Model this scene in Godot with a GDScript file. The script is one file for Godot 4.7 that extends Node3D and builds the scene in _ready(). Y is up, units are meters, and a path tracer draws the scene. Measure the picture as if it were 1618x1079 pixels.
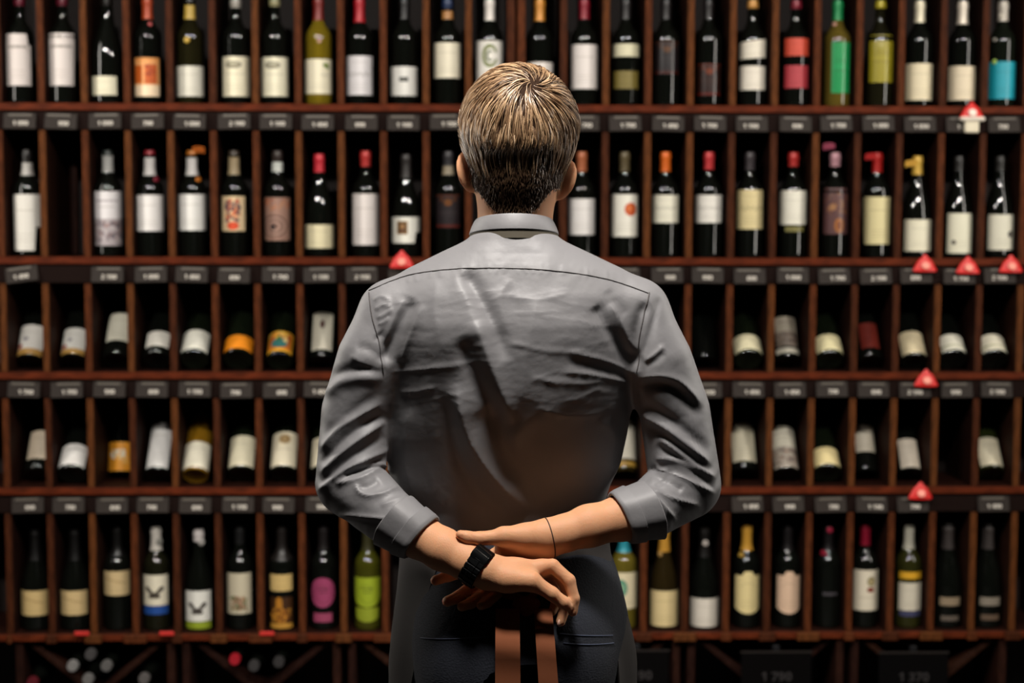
extends Node3D
# A man seen from behind before a wall of wine pigeonholes. y up, metres; rack front plane at z = 0, the camera 4.69 m before it.

const EYE := Vector3(0, 1.6, 4.69)
const MAN_Z := 2.19            # plane of the man's back
const FOCAL := 2600.0          # focal length in pixels of a 1618 x 1079 frame
const RACK_PX := 554.4         # pixels per metre on the rack's front plane
var cam_basis: Basis
var rng := RandomNumberGenerator.new()
var used_names := {}
var M := {}

func _ready():
	rng.seed = 7
	make_camera()
	make_light()
	make_materials()
	make_room()
	make_rack()
	make_bottles()
	make_tags()
	make_bins()
	make_man()

# ------------------------------------------------------------------ camera, light, exposure
func make_camera():
	var pitch := deg_to_rad(4.687)
	var yaw := deg_to_rad(1.335)
	var roll := deg_to_rad(0.144)
	var fwd := Vector3(sin(yaw) * cos(pitch), -sin(pitch), -cos(yaw) * cos(pitch))
	var right := Vector3(cos(yaw), 0, sin(yaw))
	var up := right.cross(fwd)
	cam_basis = Basis(right * cos(roll) + up * sin(roll), up * cos(roll) - right * sin(roll), -fwd)
	var cam := Camera3D.new()
	cam.name = "camera"
	add_child(cam)
	cam.transform = Transform3D(cam_basis, EYE)
	cam.near = 0.05
	cam.far = 40.0
	var at := CameraAttributesPhysical.new()
	at.frustum_focal_length = FOCAL * 24.0 / 1079.0
	at.frustum_focus_distance = 2.46
	at.frustum_near = 0.05
	at.frustum_far = 40.0
	at.exposure_aperture = 3.8
	at.auto_exposure_enabled = false
	cam.attributes = at
	cam.fov = rad_to_deg(2.0 * atan(539.5 / FOCAL))
	cam.current = true

func make_light():
	var we := WorldEnvironment.new()
	we.name = "world_environment"
	var e := Environment.new()
	e.background_mode = Environment.BG_COLOR
	e.background_color = Color.BLACK
	e.tonemap_mode = Environment.TONE_MAPPER_LINEAR
	e.tonemap_exposure = 1.0
	e.sdfgi_enabled = true
	e.ssao_enabled = true
	e.ssil_enabled = true
	we.environment = e
	add_child(we)

# ceiling lamps: a row above the aisle just behind the man; position, aim, energy, cone
func lamp_plan() -> Array:
	return [
		[Vector3(-1.55, 2.98, 2.30), Vector3(-1.1, 1.2, 0.0), 2.75, 50.0],
		[Vector3(-0.70, 2.98, 2.36), Vector3(-0.55, 1.2, 0.4), 2.3, 48.0],
		[Vector3(0.06, 2.98, 2.68), Vector3(0.02, 1.2, 2.1), 6.6, 44.0],
		[Vector3(0.85, 2.98, 2.36), Vector3(0.6, 1.2, 0.4), 2.1, 48.0],
		[Vector3(1.65, 2.98, 2.30), Vector3(1.15, 1.2, 0.0), 2.5, 50.0],
	]

# tall light strips on posts at either side of the aisle: base, facing point, energy
func strip_plan() -> Array:
	return [
		[Vector3(-2.05, 0.0, 0.78), Vector3(-0.3, 0, 1.5), 1.7],
		[Vector3(2.5, 0.0, 1.25), Vector3(0.3, 0, 1.4), 1.8],
	]

# ------------------------------------------------------------------ small helpers
func ray(px: float, py: float) -> Vector3:
	return cam_basis * Vector3(px - 809.0, 539.5 - py, -FOCAL)

# the point of the plane z = MAN_Z + dz that the photograph shows at (px, py)
func P(px: float, py: float, dz := 0.0) -> Vector3:
	var d := ray(px, py)
	return EYE + d * ((MAN_Z + dz - EYE.z) / d.z)

func on_rack(px: float, py: float, z := 0.0) -> Vector3:
	var d := ray(px, py)
	return EYE + d * ((z - EYE.z) / d.z)

func px_of(p: Vector3) -> Vector2:
	var q := cam_basis.inverse() * (p - EYE)
	return Vector2(809.0 + FOCAL * q.x / -q.z, 539.5 - FOCAL * q.y / -q.z)

func numbered(n: String) -> String:
	var k: int = used_names.get(n, 0)
	used_names[n] = k + 1
	return n if k == 0 else "%s_%03d" % [n, k]

func tag(o: Node, label: String, category: String, group := "") -> Node:
	o.set_meta("label", label)
	o.set_meta("category", category)
	if group:
		o.set_meta("group", group)
	return o

func thing(called: String, label: String, category: String, at := Vector3.ZERO, group := "") -> Node3D:
	var o := Node3D.new()
	o.name = numbered(called)
	add_child(o, true)
	o.position = at
	tag(o, label, category, group)
	return o

func put(called: String, mesh: Mesh, mat: Material, parent: Node, at := Vector3.ZERO, basis := Basis.IDENTITY) -> MeshInstance3D:
	var o := MeshInstance3D.new()
	o.name = numbered(called) if parent == self else called
	o.mesh = mesh
	o.material_override = mat
	o.transform = Transform3D(basis, at)
	parent.add_child(o, true)
	return o

func struct(called: String, mesh: Mesh, mat: Material, at := Vector3.ZERO) -> MeshInstance3D:
	var o := put(called, mesh, mat, self, at)
	o.set_meta("kind", "structure")
	return o

func mat(c: Color, rough := 0.6, metal := 0.0, spec := 0.5) -> StandardMaterial3D:
	var m := StandardMaterial3D.new()
	m.albedo_color = c
	m.roughness = rough
	m.metallic = metal
	m.metallic_specular = spec
	return m

func rgb8(r: float, g: float, b: float) -> Color:
	return Color(r / 255.0, g / 255.0, b / 255.0)

# ------------------------------------------------------------------ mesh builder
class MB:
	var v := PackedVector3Array()
	var n := PackedVector3Array()
	var uv := PackedVector2Array()
	var c := PackedColorArray()
	var i := PackedInt32Array()
	func vert(p: Vector3, nn := Vector3.ZERO, u := Vector2.ZERO) -> int:
		v.append(p); n.append(nn); uv.append(u)
		return v.size() - 1
	func tri(a: int, b: int, d: int):
		i.append(a); i.append(b); i.append(d)
	func quad(a: int, b: int, d: int, e: int):
		i.append(a); i.append(b); i.append(d); i.append(a); i.append(d); i.append(e)
	# a rows x cols sheet of points; closed joins the last column to the first
	func sheet(pts: Array, closed := false, flip := false, u0 := Vector2.ZERO, u1 := Vector2.ONE):
		var start := v.size()
		var rows: int = pts.size()
		var cols: int = pts[0].size()
		for r in rows:
			for q in cols:
				vert(pts[r][q], Vector3.ZERO, Vector2(lerpf(u0.x, u1.x, float(q) / maxi(1, cols - 1)), lerpf(u0.y, u1.y, float(r) / maxi(1, rows - 1))))
		var last := cols if closed else cols - 1
		for r in rows - 1:
			for q in last:
				var a := start + r * cols + q
				var b := start + r * cols + (q + 1) % cols
				if flip: quad(a, b, b + cols, a + cols)
				else: quad(a, a + cols, b + cols, b)
	func fan(ring: Array, centre: Vector3, flip := false):
		var start := v.size()
		for p in ring: vert(p)
		var m := vert(centre)
		for k in ring.size():
			var k2: int = (k + 1) % ring.size()
			if flip: tri(start + k, start + k2, m)
			else: tri(start + k, m, start + k2)
	# tube along a path: radii per point, optional flattening along 'wide'
	func tube(path: Array, radii: Array, sides := 8, caps := true):
		var rings := []
		var up := Vector3.UP
		var t0: Vector3 = (path[1] - path[0]).normalized()
		if absf(t0.dot(up)) > 0.9: up = Vector3.RIGHT
		var x := t0.cross(up).normalized()
		for k in path.size():
			var t: Vector3
			if k == 0: t = path[1] - path[0]
			elif k == path.size() - 1: t = path[k] - path[k - 1]
			else: t = path[k + 1] - path[k - 1]
			t = t.normalized()
			x = (x - t * x.dot(t)).normalized()
			var y := t.cross(x)
			var ring := []
			for s in sides:
				var a := TAU * s / sides
				ring.append(path[k] + (x * cos(a) + y * sin(a)) * radii[k])
			rings.append(ring)
		sheet(rings, true)
		if caps:
			fan(rings[0], path[0], true)
			fan(rings[-1], path[-1])
	func box(lo: Vector3, hi: Vector3, bev := 0.0):
		# a chamfered box: six faces, twelve chamfers, eight corners
		var b := minf(bev, minf(hi.x - lo.x, minf(hi.y - lo.y, hi.z - lo.z)) * 0.45)
		var cen := (lo + hi) / 2
		var h := (hi - lo) / 2
		var idx := {}
		var start := v.size()
		for sx in [-1, 1]:
			for sy in [-1, 1]:
				for sz in [-1, 1]:
					for ax in 3:
						var p := Vector3(h.x * sx, h.y * sy, h.z * sz)
						if b > 0:
							for q in 3:
								if q != ax: p[q] -= signf(p[q]) * b
						idx[[sx, sy, sz, ax]] = vert(cen + p)
		for ax in 3:
			var a1 := (ax + 1) % 3
			var a2 := (ax + 2) % 3
			for s in [-1, 1]:
				var q := []
				for c4 in [[-1, -1], [1, -1], [1, 1], [-1, 1]]:
					var k := [0, 0, 0]
					k[ax] = s; k[a1] = c4[0]; k[a2] = c4[1]
					q.append(idx[[k[0], k[1], k[2], ax]])
				out_quad(q, cen)
			if b > 0:
				for s1 in [-1, 1]:
					for s2 in [-1, 1]:
						var q := []
						for e in [[-1, a1], [1, a1], [1, a2], [-1, a2]]:
							var k := [0, 0, 0]
							k[ax] = e[0]; k[a1] = s1; k[a2] = s2
							q.append(idx[[k[0], k[1], k[2], e[1]]])
						out_quad(q, cen)
		if b > 0:
			for sx in [-1, 1]:
				for sy in [-1, 1]:
					for sz in [-1, 1]:
						var t := [idx[[sx, sy, sz, 0]], idx[[sx, sy, sz, 1]], idx[[sx, sy, sz, 2]]]
						var nn := (v[t[1]] - v[t[0]]).cross(v[t[2]] - v[t[0]])
						if nn.dot(v[t[0]] - cen) > 0: tri(t[0], t[2], t[1])
						else: tri(t[0], t[1], t[2])
	func out_quad(q: Array, cen: Vector3):
		var nn := (v[q[1]] - v[q[0]]).cross(v[q[2]] - v[q[0]])
		if nn.dot((v[q[0]] + v[q[2]]) / 2 - cen) > 0: quad(q[0], q[3], q[2], q[1])
		else: quad(q[0], q[1], q[2], q[3])
	# profile of (radius, height) turned round the y axis
	func lathe(prof: Array, sides := 24, from := 0.0, to := TAU):
		var rings := []
		var full := absf(to - from - TAU) < 1e-4
		for p in prof:
			var ring := []
			for s in (sides if full else sides + 1):
				var a := from + (to - from) * s / sides
				ring.append(Vector3(p.x * sin(a), p.y, p.x * cos(a)))
			rings.append(ring)
		sheet(rings, full)
	func flip_all():
		for k in range(0, i.size(), 3):
			var t := i[k + 1]
			i[k + 1] = i[k + 2]; i[k + 2] = t
	# smooth: normals averaged over coincident vertices; else per face
	func mesh(smooth := true, crease := 50.0) -> ArrayMesh:
		var face := PackedVector3Array()
		var key := {}
		var m := i.size() / 3
		face.resize(m)
		for k in m:
			var a := v[i[k * 3]]
			face[k] = -(v[i[k * 3 + 1]] - a).cross(v[i[k * 3 + 2]] - a)
		var ov := PackedVector3Array()
		var on := PackedVector3Array()
		var ou := PackedVector2Array()
		var oc := PackedColorArray()
		var oi := PackedInt32Array()
		if smooth:
			var groups := {}
			for k in m:
				for j in 3:
					var q := v[i[k * 3 + j]]
					var g := Vector3i((q * 20000.0).round())
					if groups.has(g): groups[g].append(k)
					else: groups[g] = [k]
			var limit := cos(deg_to_rad(crease))
			var have := {}
			for k in m:
				var fn := face[k].normalized()
				for j in 3:
					var at := i[k * 3 + j]
					var g := Vector3i((v[at] * 20000.0).round())
					var s := Vector3.ZERO
					for o in groups[g]:
						if face[o].normalized().dot(fn) > limit: s += face[o]
					s = s.normalized()
					var hk := [at, Vector3i((s * 500.0).round())]
					if not have.has(hk):
						have[hk] = ov.size()
						ov.append(v[at]); on.append(s); ou.append(uv[at])
						if c.size(): oc.append(c[at])
					oi.append(have[hk])
		else:
			for k in m:
				for j in 3:
					var at := i[k * 3 + j]
					ov.append(v[at]); on.append(face[k].normalized()); ou.append(uv[at])
					if c.size(): oc.append(c[at])
					oi.append(ov.size() - 1)
		return MB.pack(ov, on, ou, oc, oi)
	# fast smooth normals over the shared indices only
	func mesh_indexed() -> ArrayMesh:
		var nn := PackedVector3Array()
		nn.resize(v.size())
		for k in range(0, i.size(), 3):
			var a := v[i[k]]
			var f := -(v[i[k + 1]] - a).cross(v[i[k + 2]] - a)
			nn[i[k]] += f; nn[i[k + 1]] += f; nn[i[k + 2]] += f
		for k in nn.size(): nn[k] = nn[k].normalized()
		return MB.pack(v, nn, uv, c, i)
	static func pack(pv, pn, pu, pc, pi) -> ArrayMesh:
		var arr := []
		arr.resize(Mesh.ARRAY_MAX)
		arr[Mesh.ARRAY_VERTEX] = pv
		arr[Mesh.ARRAY_NORMAL] = pn
		arr[Mesh.ARRAY_TEX_UV] = pu
		if pc.size(): arr[Mesh.ARRAY_COLOR] = pc
		arr[Mesh.ARRAY_INDEX] = pi
		var am := ArrayMesh.new()
		am.add_surface_from_arrays(Mesh.PRIMITIVE_TRIANGLES, arr)
		return am

func box_mesh(size: Vector3, bev := 0.002, at := Vector3.ZERO) -> ArrayMesh:
	var b := MB.new()
	b.box(at - size / 2, at + size / 2, bev)
	return b.mesh(false)

func smooth01(a: float, b: float, x: float) -> float:
	var t := clampf((x - a) / (b - a), 0.0, 1.0)
	return t * t * (3.0 - 2.0 * t)

# ------------------------------------------------------------------ materials
func noise_tex(freq: float, seed_: int, ramp: Array, size := 512, sx := 1.0) -> NoiseTexture2D:
	var f := FastNoiseLite.new()
	f.seed = seed_
	f.frequency = freq
	f.fractal_octaves = 4
	var t := NoiseTexture2D.new()
	t.width = size
	t.height = size
	t.seamless = true
	t.noise = f
	var g := Gradient.new()
	g.offsets = PackedFloat32Array([0.0, 0.5, 1.0])
	g.colors = PackedColorArray(ramp)
	t.color_ramp = g
	return t

func bump_tex(freq: float, seed_: int, strength: float, size := 512) -> NoiseTexture2D:
	var f := FastNoiseLite.new()
	f.seed = seed_
	f.frequency = freq
	f.fractal_octaves = 3
	var t := NoiseTexture2D.new()
	t.width = size
	t.height = size
	t.seamless = true
	t.noise = f
	t.as_normal_map = true
	t.bump_strength = strength
	return t

func make_materials():
	var grain := noise_tex(0.02, 3, [rgb8(150, 150, 150), rgb8(205, 200, 195), rgb8(255, 255, 255)])
	for k in 3:     # one wood: shade painted into the board tone, light into its front edge
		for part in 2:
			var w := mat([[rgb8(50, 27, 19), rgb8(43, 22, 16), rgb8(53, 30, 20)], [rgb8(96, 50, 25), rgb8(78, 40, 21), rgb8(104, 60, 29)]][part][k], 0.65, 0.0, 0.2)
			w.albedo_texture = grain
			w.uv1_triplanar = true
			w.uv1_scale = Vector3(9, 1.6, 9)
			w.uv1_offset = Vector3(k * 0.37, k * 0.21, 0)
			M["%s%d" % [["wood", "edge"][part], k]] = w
	for part in 2:   # shelf boards, grain along x; shade put into the board tone, light into the front edge
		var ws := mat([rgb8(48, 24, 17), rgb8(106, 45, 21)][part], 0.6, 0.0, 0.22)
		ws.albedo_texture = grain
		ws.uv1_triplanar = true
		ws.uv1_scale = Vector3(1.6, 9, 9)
		M[["shelf", "shelf_edge_lit"][part]] = ws
	M.rail = mat(rgb8(24, 13, 10), 0.8, 0.0, 0.2)
	M.back = mat(rgb8(28, 16, 12), 0.7)
	M.tag = mat(rgb8(44, 38, 34), 0.65, 0.0, 0.3)
	M.tag_lip = mat(rgb8(84, 77, 68), 0.5)
	M.ink = mat(rgb8(205, 198, 186), 0.6)
	M.floor = mat(rgb8(24, 21, 20), 0.6)
	M.plaster = mat(rgb8(58, 51, 45), 0.9)
	M.ceiling = mat(rgb8(48, 44, 40), 0.9)
	M.metal = mat(rgb8(40, 40, 42), 0.4, 0.7)

func make_room():
	var wall_l := -2.35
	var wall_r := 3.6
	var front := 6.4
	var back := -0.32
	var h := 3.05
	var wx := wall_r - wall_l
	var cx := (wall_r + wall_l) / 2
	var wz := front - back
	var cz := (front + back) / 2
	var floor_node := struct("floor", box_mesh(Vector3(wx + 0.4, 0.1, wz + 0.4), 0.0, Vector3(cx, -0.05, cz)), M.floor)
	var planks := 18
	for k in planks:   # floorboards
		var w := wx / planks
		put("plank", box_mesh(Vector3(w - 0.004, 0.012, wz - 0.02), 0.003, Vector3(wall_l + w * (k + 0.5), 0.006, cz)), M.floor, floor_node)
	struct("ceiling", box_mesh(Vector3(wx + 0.4, 0.1, wz + 0.4), 0.0, Vector3(cx, h + 0.05, cz)), M.ceiling)
	struct("wall_back", box_mesh(Vector3(wx + 0.4, h, 0.1), 0.0, Vector3(cx, h / 2, back - 0.05)), M.plaster)
	struct("wall_front", box_mesh(Vector3(wx + 0.4, h, 0.1), 0.0, Vector3(cx, h / 2, front + 0.05)), M.plaster)
	struct("wall_left", box_mesh(Vector3(0.1, h, wz), 0.0, Vector3(wall_l - 0.05, h / 2, cz)), M.plaster)
	struct("wall_right", box_mesh(Vector3(0.1, h, wz), 0.0, Vector3(wall_r + 0.05, h / 2, cz)), M.plaster)
	# ceiling spotlights
	var plan := lamp_plan()
	for k in plan.size():
		var at: Vector3 = plan[k][0]
		var aim: Vector3 = plan[k][1]
		var o := thing("ceiling_spotlight", ["black ceiling spotlight at the light-post end of the row", "black ceiling spotlight between the light-post end and the middle one", "black ceiling spotlight straight above the man", "black ceiling spotlight between the middle one and the far end", "black ceiling spotlight at the far end of the row"][k], "spotlight", at, "ceiling spotlights")
		var dir := (aim - at).normalized()
		var b := Basis.looking_at(dir, Vector3.RIGHT)
		var body := MB.new()
		body.lathe([Vector2(0.0, 0.12), Vector2(0.045, 0.12), Vector2(0.05, 0.115), Vector2(0.05, 0.0), Vector2(0.046, 0.0), Vector2(0.046, 0.02), Vector2(0.0, 0.02)], 24)
		var axis := Basis(b.x, -dir, b.x.cross(-dir))   # lathe axis against the aim
		put("housing", body.mesh(), M.metal, o, -dir * 0.0, axis)
		var lens := MB.new()
		lens.lathe([Vector2(0.0, 0.006), Vector2(0.044, 0.006), Vector2(0.044, 0.012), Vector2(0.0, 0.012)], 20)
		var lm := mat(Color(1, 1, 1), 0.4)
		lm.emission_enabled = true
		lm.emission = Color(1.0, 0.93, 0.84)
		lm.emission_energy_multiplier = 25.0
		put("lamp_lens", lens.mesh(), lm, o, Vector3.ZERO, axis)
		put("mount", box_mesh(Vector3(0.03, 0.05, 0.03), 0.004, Vector3(0, 0.095, 0) ), M.metal, o)
		var s := SpotLight3D.new()
		s.name = "spot"
		s.light_color = Color(1.0, 0.975, 0.945)
		s.light_energy = plan[k][2]
		s.spot_angle = plan[k][3]
		s.spot_angle_attenuation = 0.6
		s.spot_range = 12.0
		s.spot_attenuation = 2.0
		s.light_size = 0.16 if k == 2 else 0.06
		s.shadow_enabled = true
		o.add_child(s)
		s.transform = Transform3D(b, dir * 0.015)
	# tall strip lights on posts
	var strips := strip_plan()
	for k in strips.size():
		var at: Vector3 = strips[k][0]
		var aim: Vector3 = strips[k][1]
		var o := thing("strip_light", ["tall light strip on a black post beside the wine rack", "tall light strip on a black post across the aisle"][k], "floor lamp", at)
		var d := Vector3(aim.x - at.x, 0, aim.z - at.z).normalized()
		var b := Basis.looking_at(d, Vector3.UP)
		put("post", box_mesh(Vector3(0.34, 2.75, 0.05), 0.006, Vector3(0, 1.375 + 0.02, 0.035)), M.metal, o, Vector3.ZERO, b)
		put("base", box_mesh(Vector3(0.44, 0.02, 0.34), 0.006, Vector3(0, 0.022, 0.0)), M.metal, o, Vector3.ZERO, b)
		var lm := mat(Color(1, 1, 1), 0.5)
		lm.emission_enabled = true
		lm.emission = Color(1.0, 0.96, 0.9)
		lm.emission_energy_multiplier = 8.0
		put("light_panel", box_mesh(Vector3(0.28, 1.5, 0.01), 0.003, Vector3(0, 1.95, 0.004)), lm, o, Vector3.ZERO, b)
		var a := AreaLight3D.new()
		a.name = "area"
		a.area_size = Vector2(0.28, 1.5)
		a.light_color = Color(1.0, 0.98, 0.95)
		a.light_energy = strips[k][2]
		a.shadow_enabled = true
		o.add_child(a)
		a.transform = Transform3D(b, Vector3(0, 1.95, 0) + d * 0.006)

# ------------------------------------------------------------------ the rack
const UNIT_X := [-1.2154, 0.1336]
const SHELF_Y := [1.877, 1.445, 1.117, 0.784, 0.357]     # centre of each shelf board
const SHELF_T := 0.020
const DEPTH := 0.275
const RAIL_H := 0.056

# x of divider k: negative side of the rack is one unit, the other starts at its own end panel
func div_x(unit: int, k: int) -> float:
	return UNIT_X[unit] + 0.12 * k

func cell_x(unit: int, k: int) -> float:
	return UNIT_X[unit] + 0.12 * (k + 0.5)

# a board whose front 4 mm is the same wood in a painted lit tone
var boards := {}
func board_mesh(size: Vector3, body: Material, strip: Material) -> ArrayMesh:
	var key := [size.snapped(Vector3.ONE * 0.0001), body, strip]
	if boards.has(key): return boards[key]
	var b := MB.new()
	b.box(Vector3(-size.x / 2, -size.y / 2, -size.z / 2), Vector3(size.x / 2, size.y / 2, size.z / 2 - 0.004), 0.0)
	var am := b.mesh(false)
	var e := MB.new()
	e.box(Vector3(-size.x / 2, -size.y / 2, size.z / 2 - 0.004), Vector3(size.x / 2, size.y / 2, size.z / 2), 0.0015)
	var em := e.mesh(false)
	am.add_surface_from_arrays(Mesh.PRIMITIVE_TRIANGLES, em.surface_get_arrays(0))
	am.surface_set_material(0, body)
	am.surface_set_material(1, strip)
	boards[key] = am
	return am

func make_rack():
	for unit in 2:
		var o := thing("wine_rack", ["dark red-brown wooden pigeonhole wine rack, the unit with the butterfly-labelled bottles", "dark red-brown wooden pigeonhole wine rack, the unit with the teal-labelled bottle"][unit], "wine rack", Vector3(0, 0, 0), "wall of wine racks")
		var k0: int = [-4, 0][unit]
		var k1: int = [11, 15][unit]
		var x0 := div_x(unit, k0)
		var x1 := div_x(unit, k1)
		var mid := (x0 + x1) / 2
		var top := 2.36
		put("back_panel", box_mesh(Vector3(x1 - x0, top - 0.02, 0.014), 0.0, Vector3(mid, (top + 0.02) / 2, -DEPTH - 0.007)), M.back, o)
		put("top_board", box_mesh(Vector3(x1 - x0, 0.022, DEPTH), 0.002, Vector3(mid, top - 0.011, -DEPTH / 2)), M.shelf, o)
		for y in SHELF_Y:
			put("shelf", board_mesh(Vector3(x1 - x0 - 0.02, SHELF_T, DEPTH), M.shelf, M.shelf_edge_lit), null, o, Vector3(mid, y, -DEPTH / 2 + 0.002))
		for s in 4:
			put("tag_rail", box_mesh(Vector3(x1 - x0 - 0.02, RAIL_H - 0.004, 0.010), 0.001, Vector3(mid, SHELF_Y[s] - SHELF_T / 2 - RAIL_H / 2, -0.012)), M.rail, o)
		var tops := [top - 0.022, SHELF_Y[0] - SHELF_T / 2, SHELF_Y[1] - SHELF_T / 2, SHELF_Y[2] - SHELF_T / 2, SHELF_Y[3] - SHELF_T / 2]
		for k in range(k0, k1 + 1):
			if k == k0 or k == k1:   # end panels run the full height
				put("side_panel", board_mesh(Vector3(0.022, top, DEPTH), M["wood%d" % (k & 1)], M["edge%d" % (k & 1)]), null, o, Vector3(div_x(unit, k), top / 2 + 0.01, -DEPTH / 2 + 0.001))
				continue
			for r in 5:
				var lo: float = SHELF_Y[r] + SHELF_T / 2
				var hi: float = tops[r] - (0.0 if r == 0 else RAIL_H)
				var tone := rng.randi_range(0, 2)
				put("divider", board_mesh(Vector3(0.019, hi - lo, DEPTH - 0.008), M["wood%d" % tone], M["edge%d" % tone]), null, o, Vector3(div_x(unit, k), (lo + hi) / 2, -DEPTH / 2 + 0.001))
				if r > 0:   # the thin piece behind the rail
					put("divider", box_mesh(Vector3(0.019, RAIL_H, DEPTH - 0.03), 0.0, Vector3(div_x(unit, k), hi + RAIL_H / 2, -DEPTH / 2 - 0.012)), M["wood%d" % rng.randi_range(0, 2)], o)
		# lower front edge: a rail of small wooden blocks between empty tag slots
		var n := 0
		for k in range(k0, k1 + 1):
			var bx := div_x(unit, k)
			if k == k0 or k == k1: continue
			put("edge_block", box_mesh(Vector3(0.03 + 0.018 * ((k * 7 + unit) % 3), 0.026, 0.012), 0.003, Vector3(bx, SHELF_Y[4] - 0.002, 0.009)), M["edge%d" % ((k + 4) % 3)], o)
			n += 1
	# two pale upright slats standing in the empty pigeonhole
	for s in 2:
		var b := MB.new()
		b.box(Vector3(-0.011, 0, -0.004), Vector3(0.011, 0.335, 0.004), 0.002)
		var q := put("slat", b.mesh(false), M.wood1, get_node("wine_rack"), Vector3(cell_x(0, 0) - 0.022 + 0.042 * s, SHELF_Y[1] + SHELF_T / 2, -0.2))

# ------------------------------------------------------------------ label prints: one atlas of 32 tiles
const TILE := 256
func tile_uv(k: int) -> Array:
	return [Vector2((k % 8) / 8.0 + 0.001, (k / 8) / 4.0 + 0.001), Vector2((k % 8 + 1) / 8.0 - 0.001, (k / 8 + 1) / 4.0 - 0.001)]

func make_atlas() -> ImageTexture:
	var im := Image.create(TILE * 8, TILE * 4, false, Image.FORMAT_RGB8)
	im.fill(Color.WHITE)
	for k in 32:
		draw_tile(im, k, (k % 8) * TILE, (k / 8) * TILE)
	return ImageTexture.create_from_image(im)

func dot(im: Image, ox: int, oy: int, cx: float, cy: float, rx: float, ry: float, c: Color):
	for y in range(maxi(0, int(cy - ry)), mini(TILE, int(cy + ry) + 1)):
		var q := 1.0 - pow((y - cy) / ry, 2)
		if q > 0:
			var w := rx * sqrt(q)
			var x0 := clampi(int(cx - w), 0, TILE - 1)
			var x1 := clampi(int(cx + w), 0, TILE - 1)
			im.fill_rect(Rect2i(ox + x0, oy + y, maxi(1, x1 - x0), 1), c)

func rect(im: Image, ox: int, oy: int, x: int, y: int, w: int, h: int, c: Color):
	im.fill_rect(Rect2i(ox + x, oy + y, w, h), c)

# rows of short dashes, which is all that can be read of the small print
func dashes(im: Image, ox: int, oy: int, x0: int, x1: int, y: int, h: int, c: Color):
	var x := x0
	while x < x1:
		var w := rng.randi_range(5, 16)
		rect(im, ox, oy, x, y, mini(w, x1 - x), h, c)
		x += w + rng.randi_range(3, 6)

func stroke(im: Image, ox: int, oy: int, pts: Array, r: float, c: Color):
	for k in pts.size() - 1:
		var a: Vector2 = pts[k]
		var b: Vector2 = pts[k + 1]
		var n := int(a.distance_to(b) / maxf(1.0, r * 0.6)) + 1
		for s in n + 1:
			var p := a.lerp(b, float(s) / n)
			dot(im, ox, oy, p.x, p.y, r, r, c)

func script_line(im: Image, ox: int, oy: int, x0: float, x1: float, y: float, amp: float, c: Color, slope := 0.0):
	var pts := []
	for s in 40:
		var t := s / 39.0
		pts.append(Vector2(lerpf(x0, x1, t), y + slope * t + amp * sin(t * 31.0) * (0.4 + 0.6 * absf(sin(t * 7.0)))))
	stroke(im, ox, oy, pts, 2.2, c)

func blotches(im: Image, ox: int, oy: int, x: int, y: int, w: int, h: int, cols: Array, n: int, r: float):
	for k in n:
		var c: Color = cols[rng.randi_range(0, cols.size() - 1)]
		dot(im, ox, oy, clampf(x + rng.randf() * w, r, TILE - r), clampf(y + rng.randf() * h, r, TILE - r), r * rng.randf_range(0.4, 1.0), r * rng.randf_range(0.3, 0.8), c)

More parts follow.
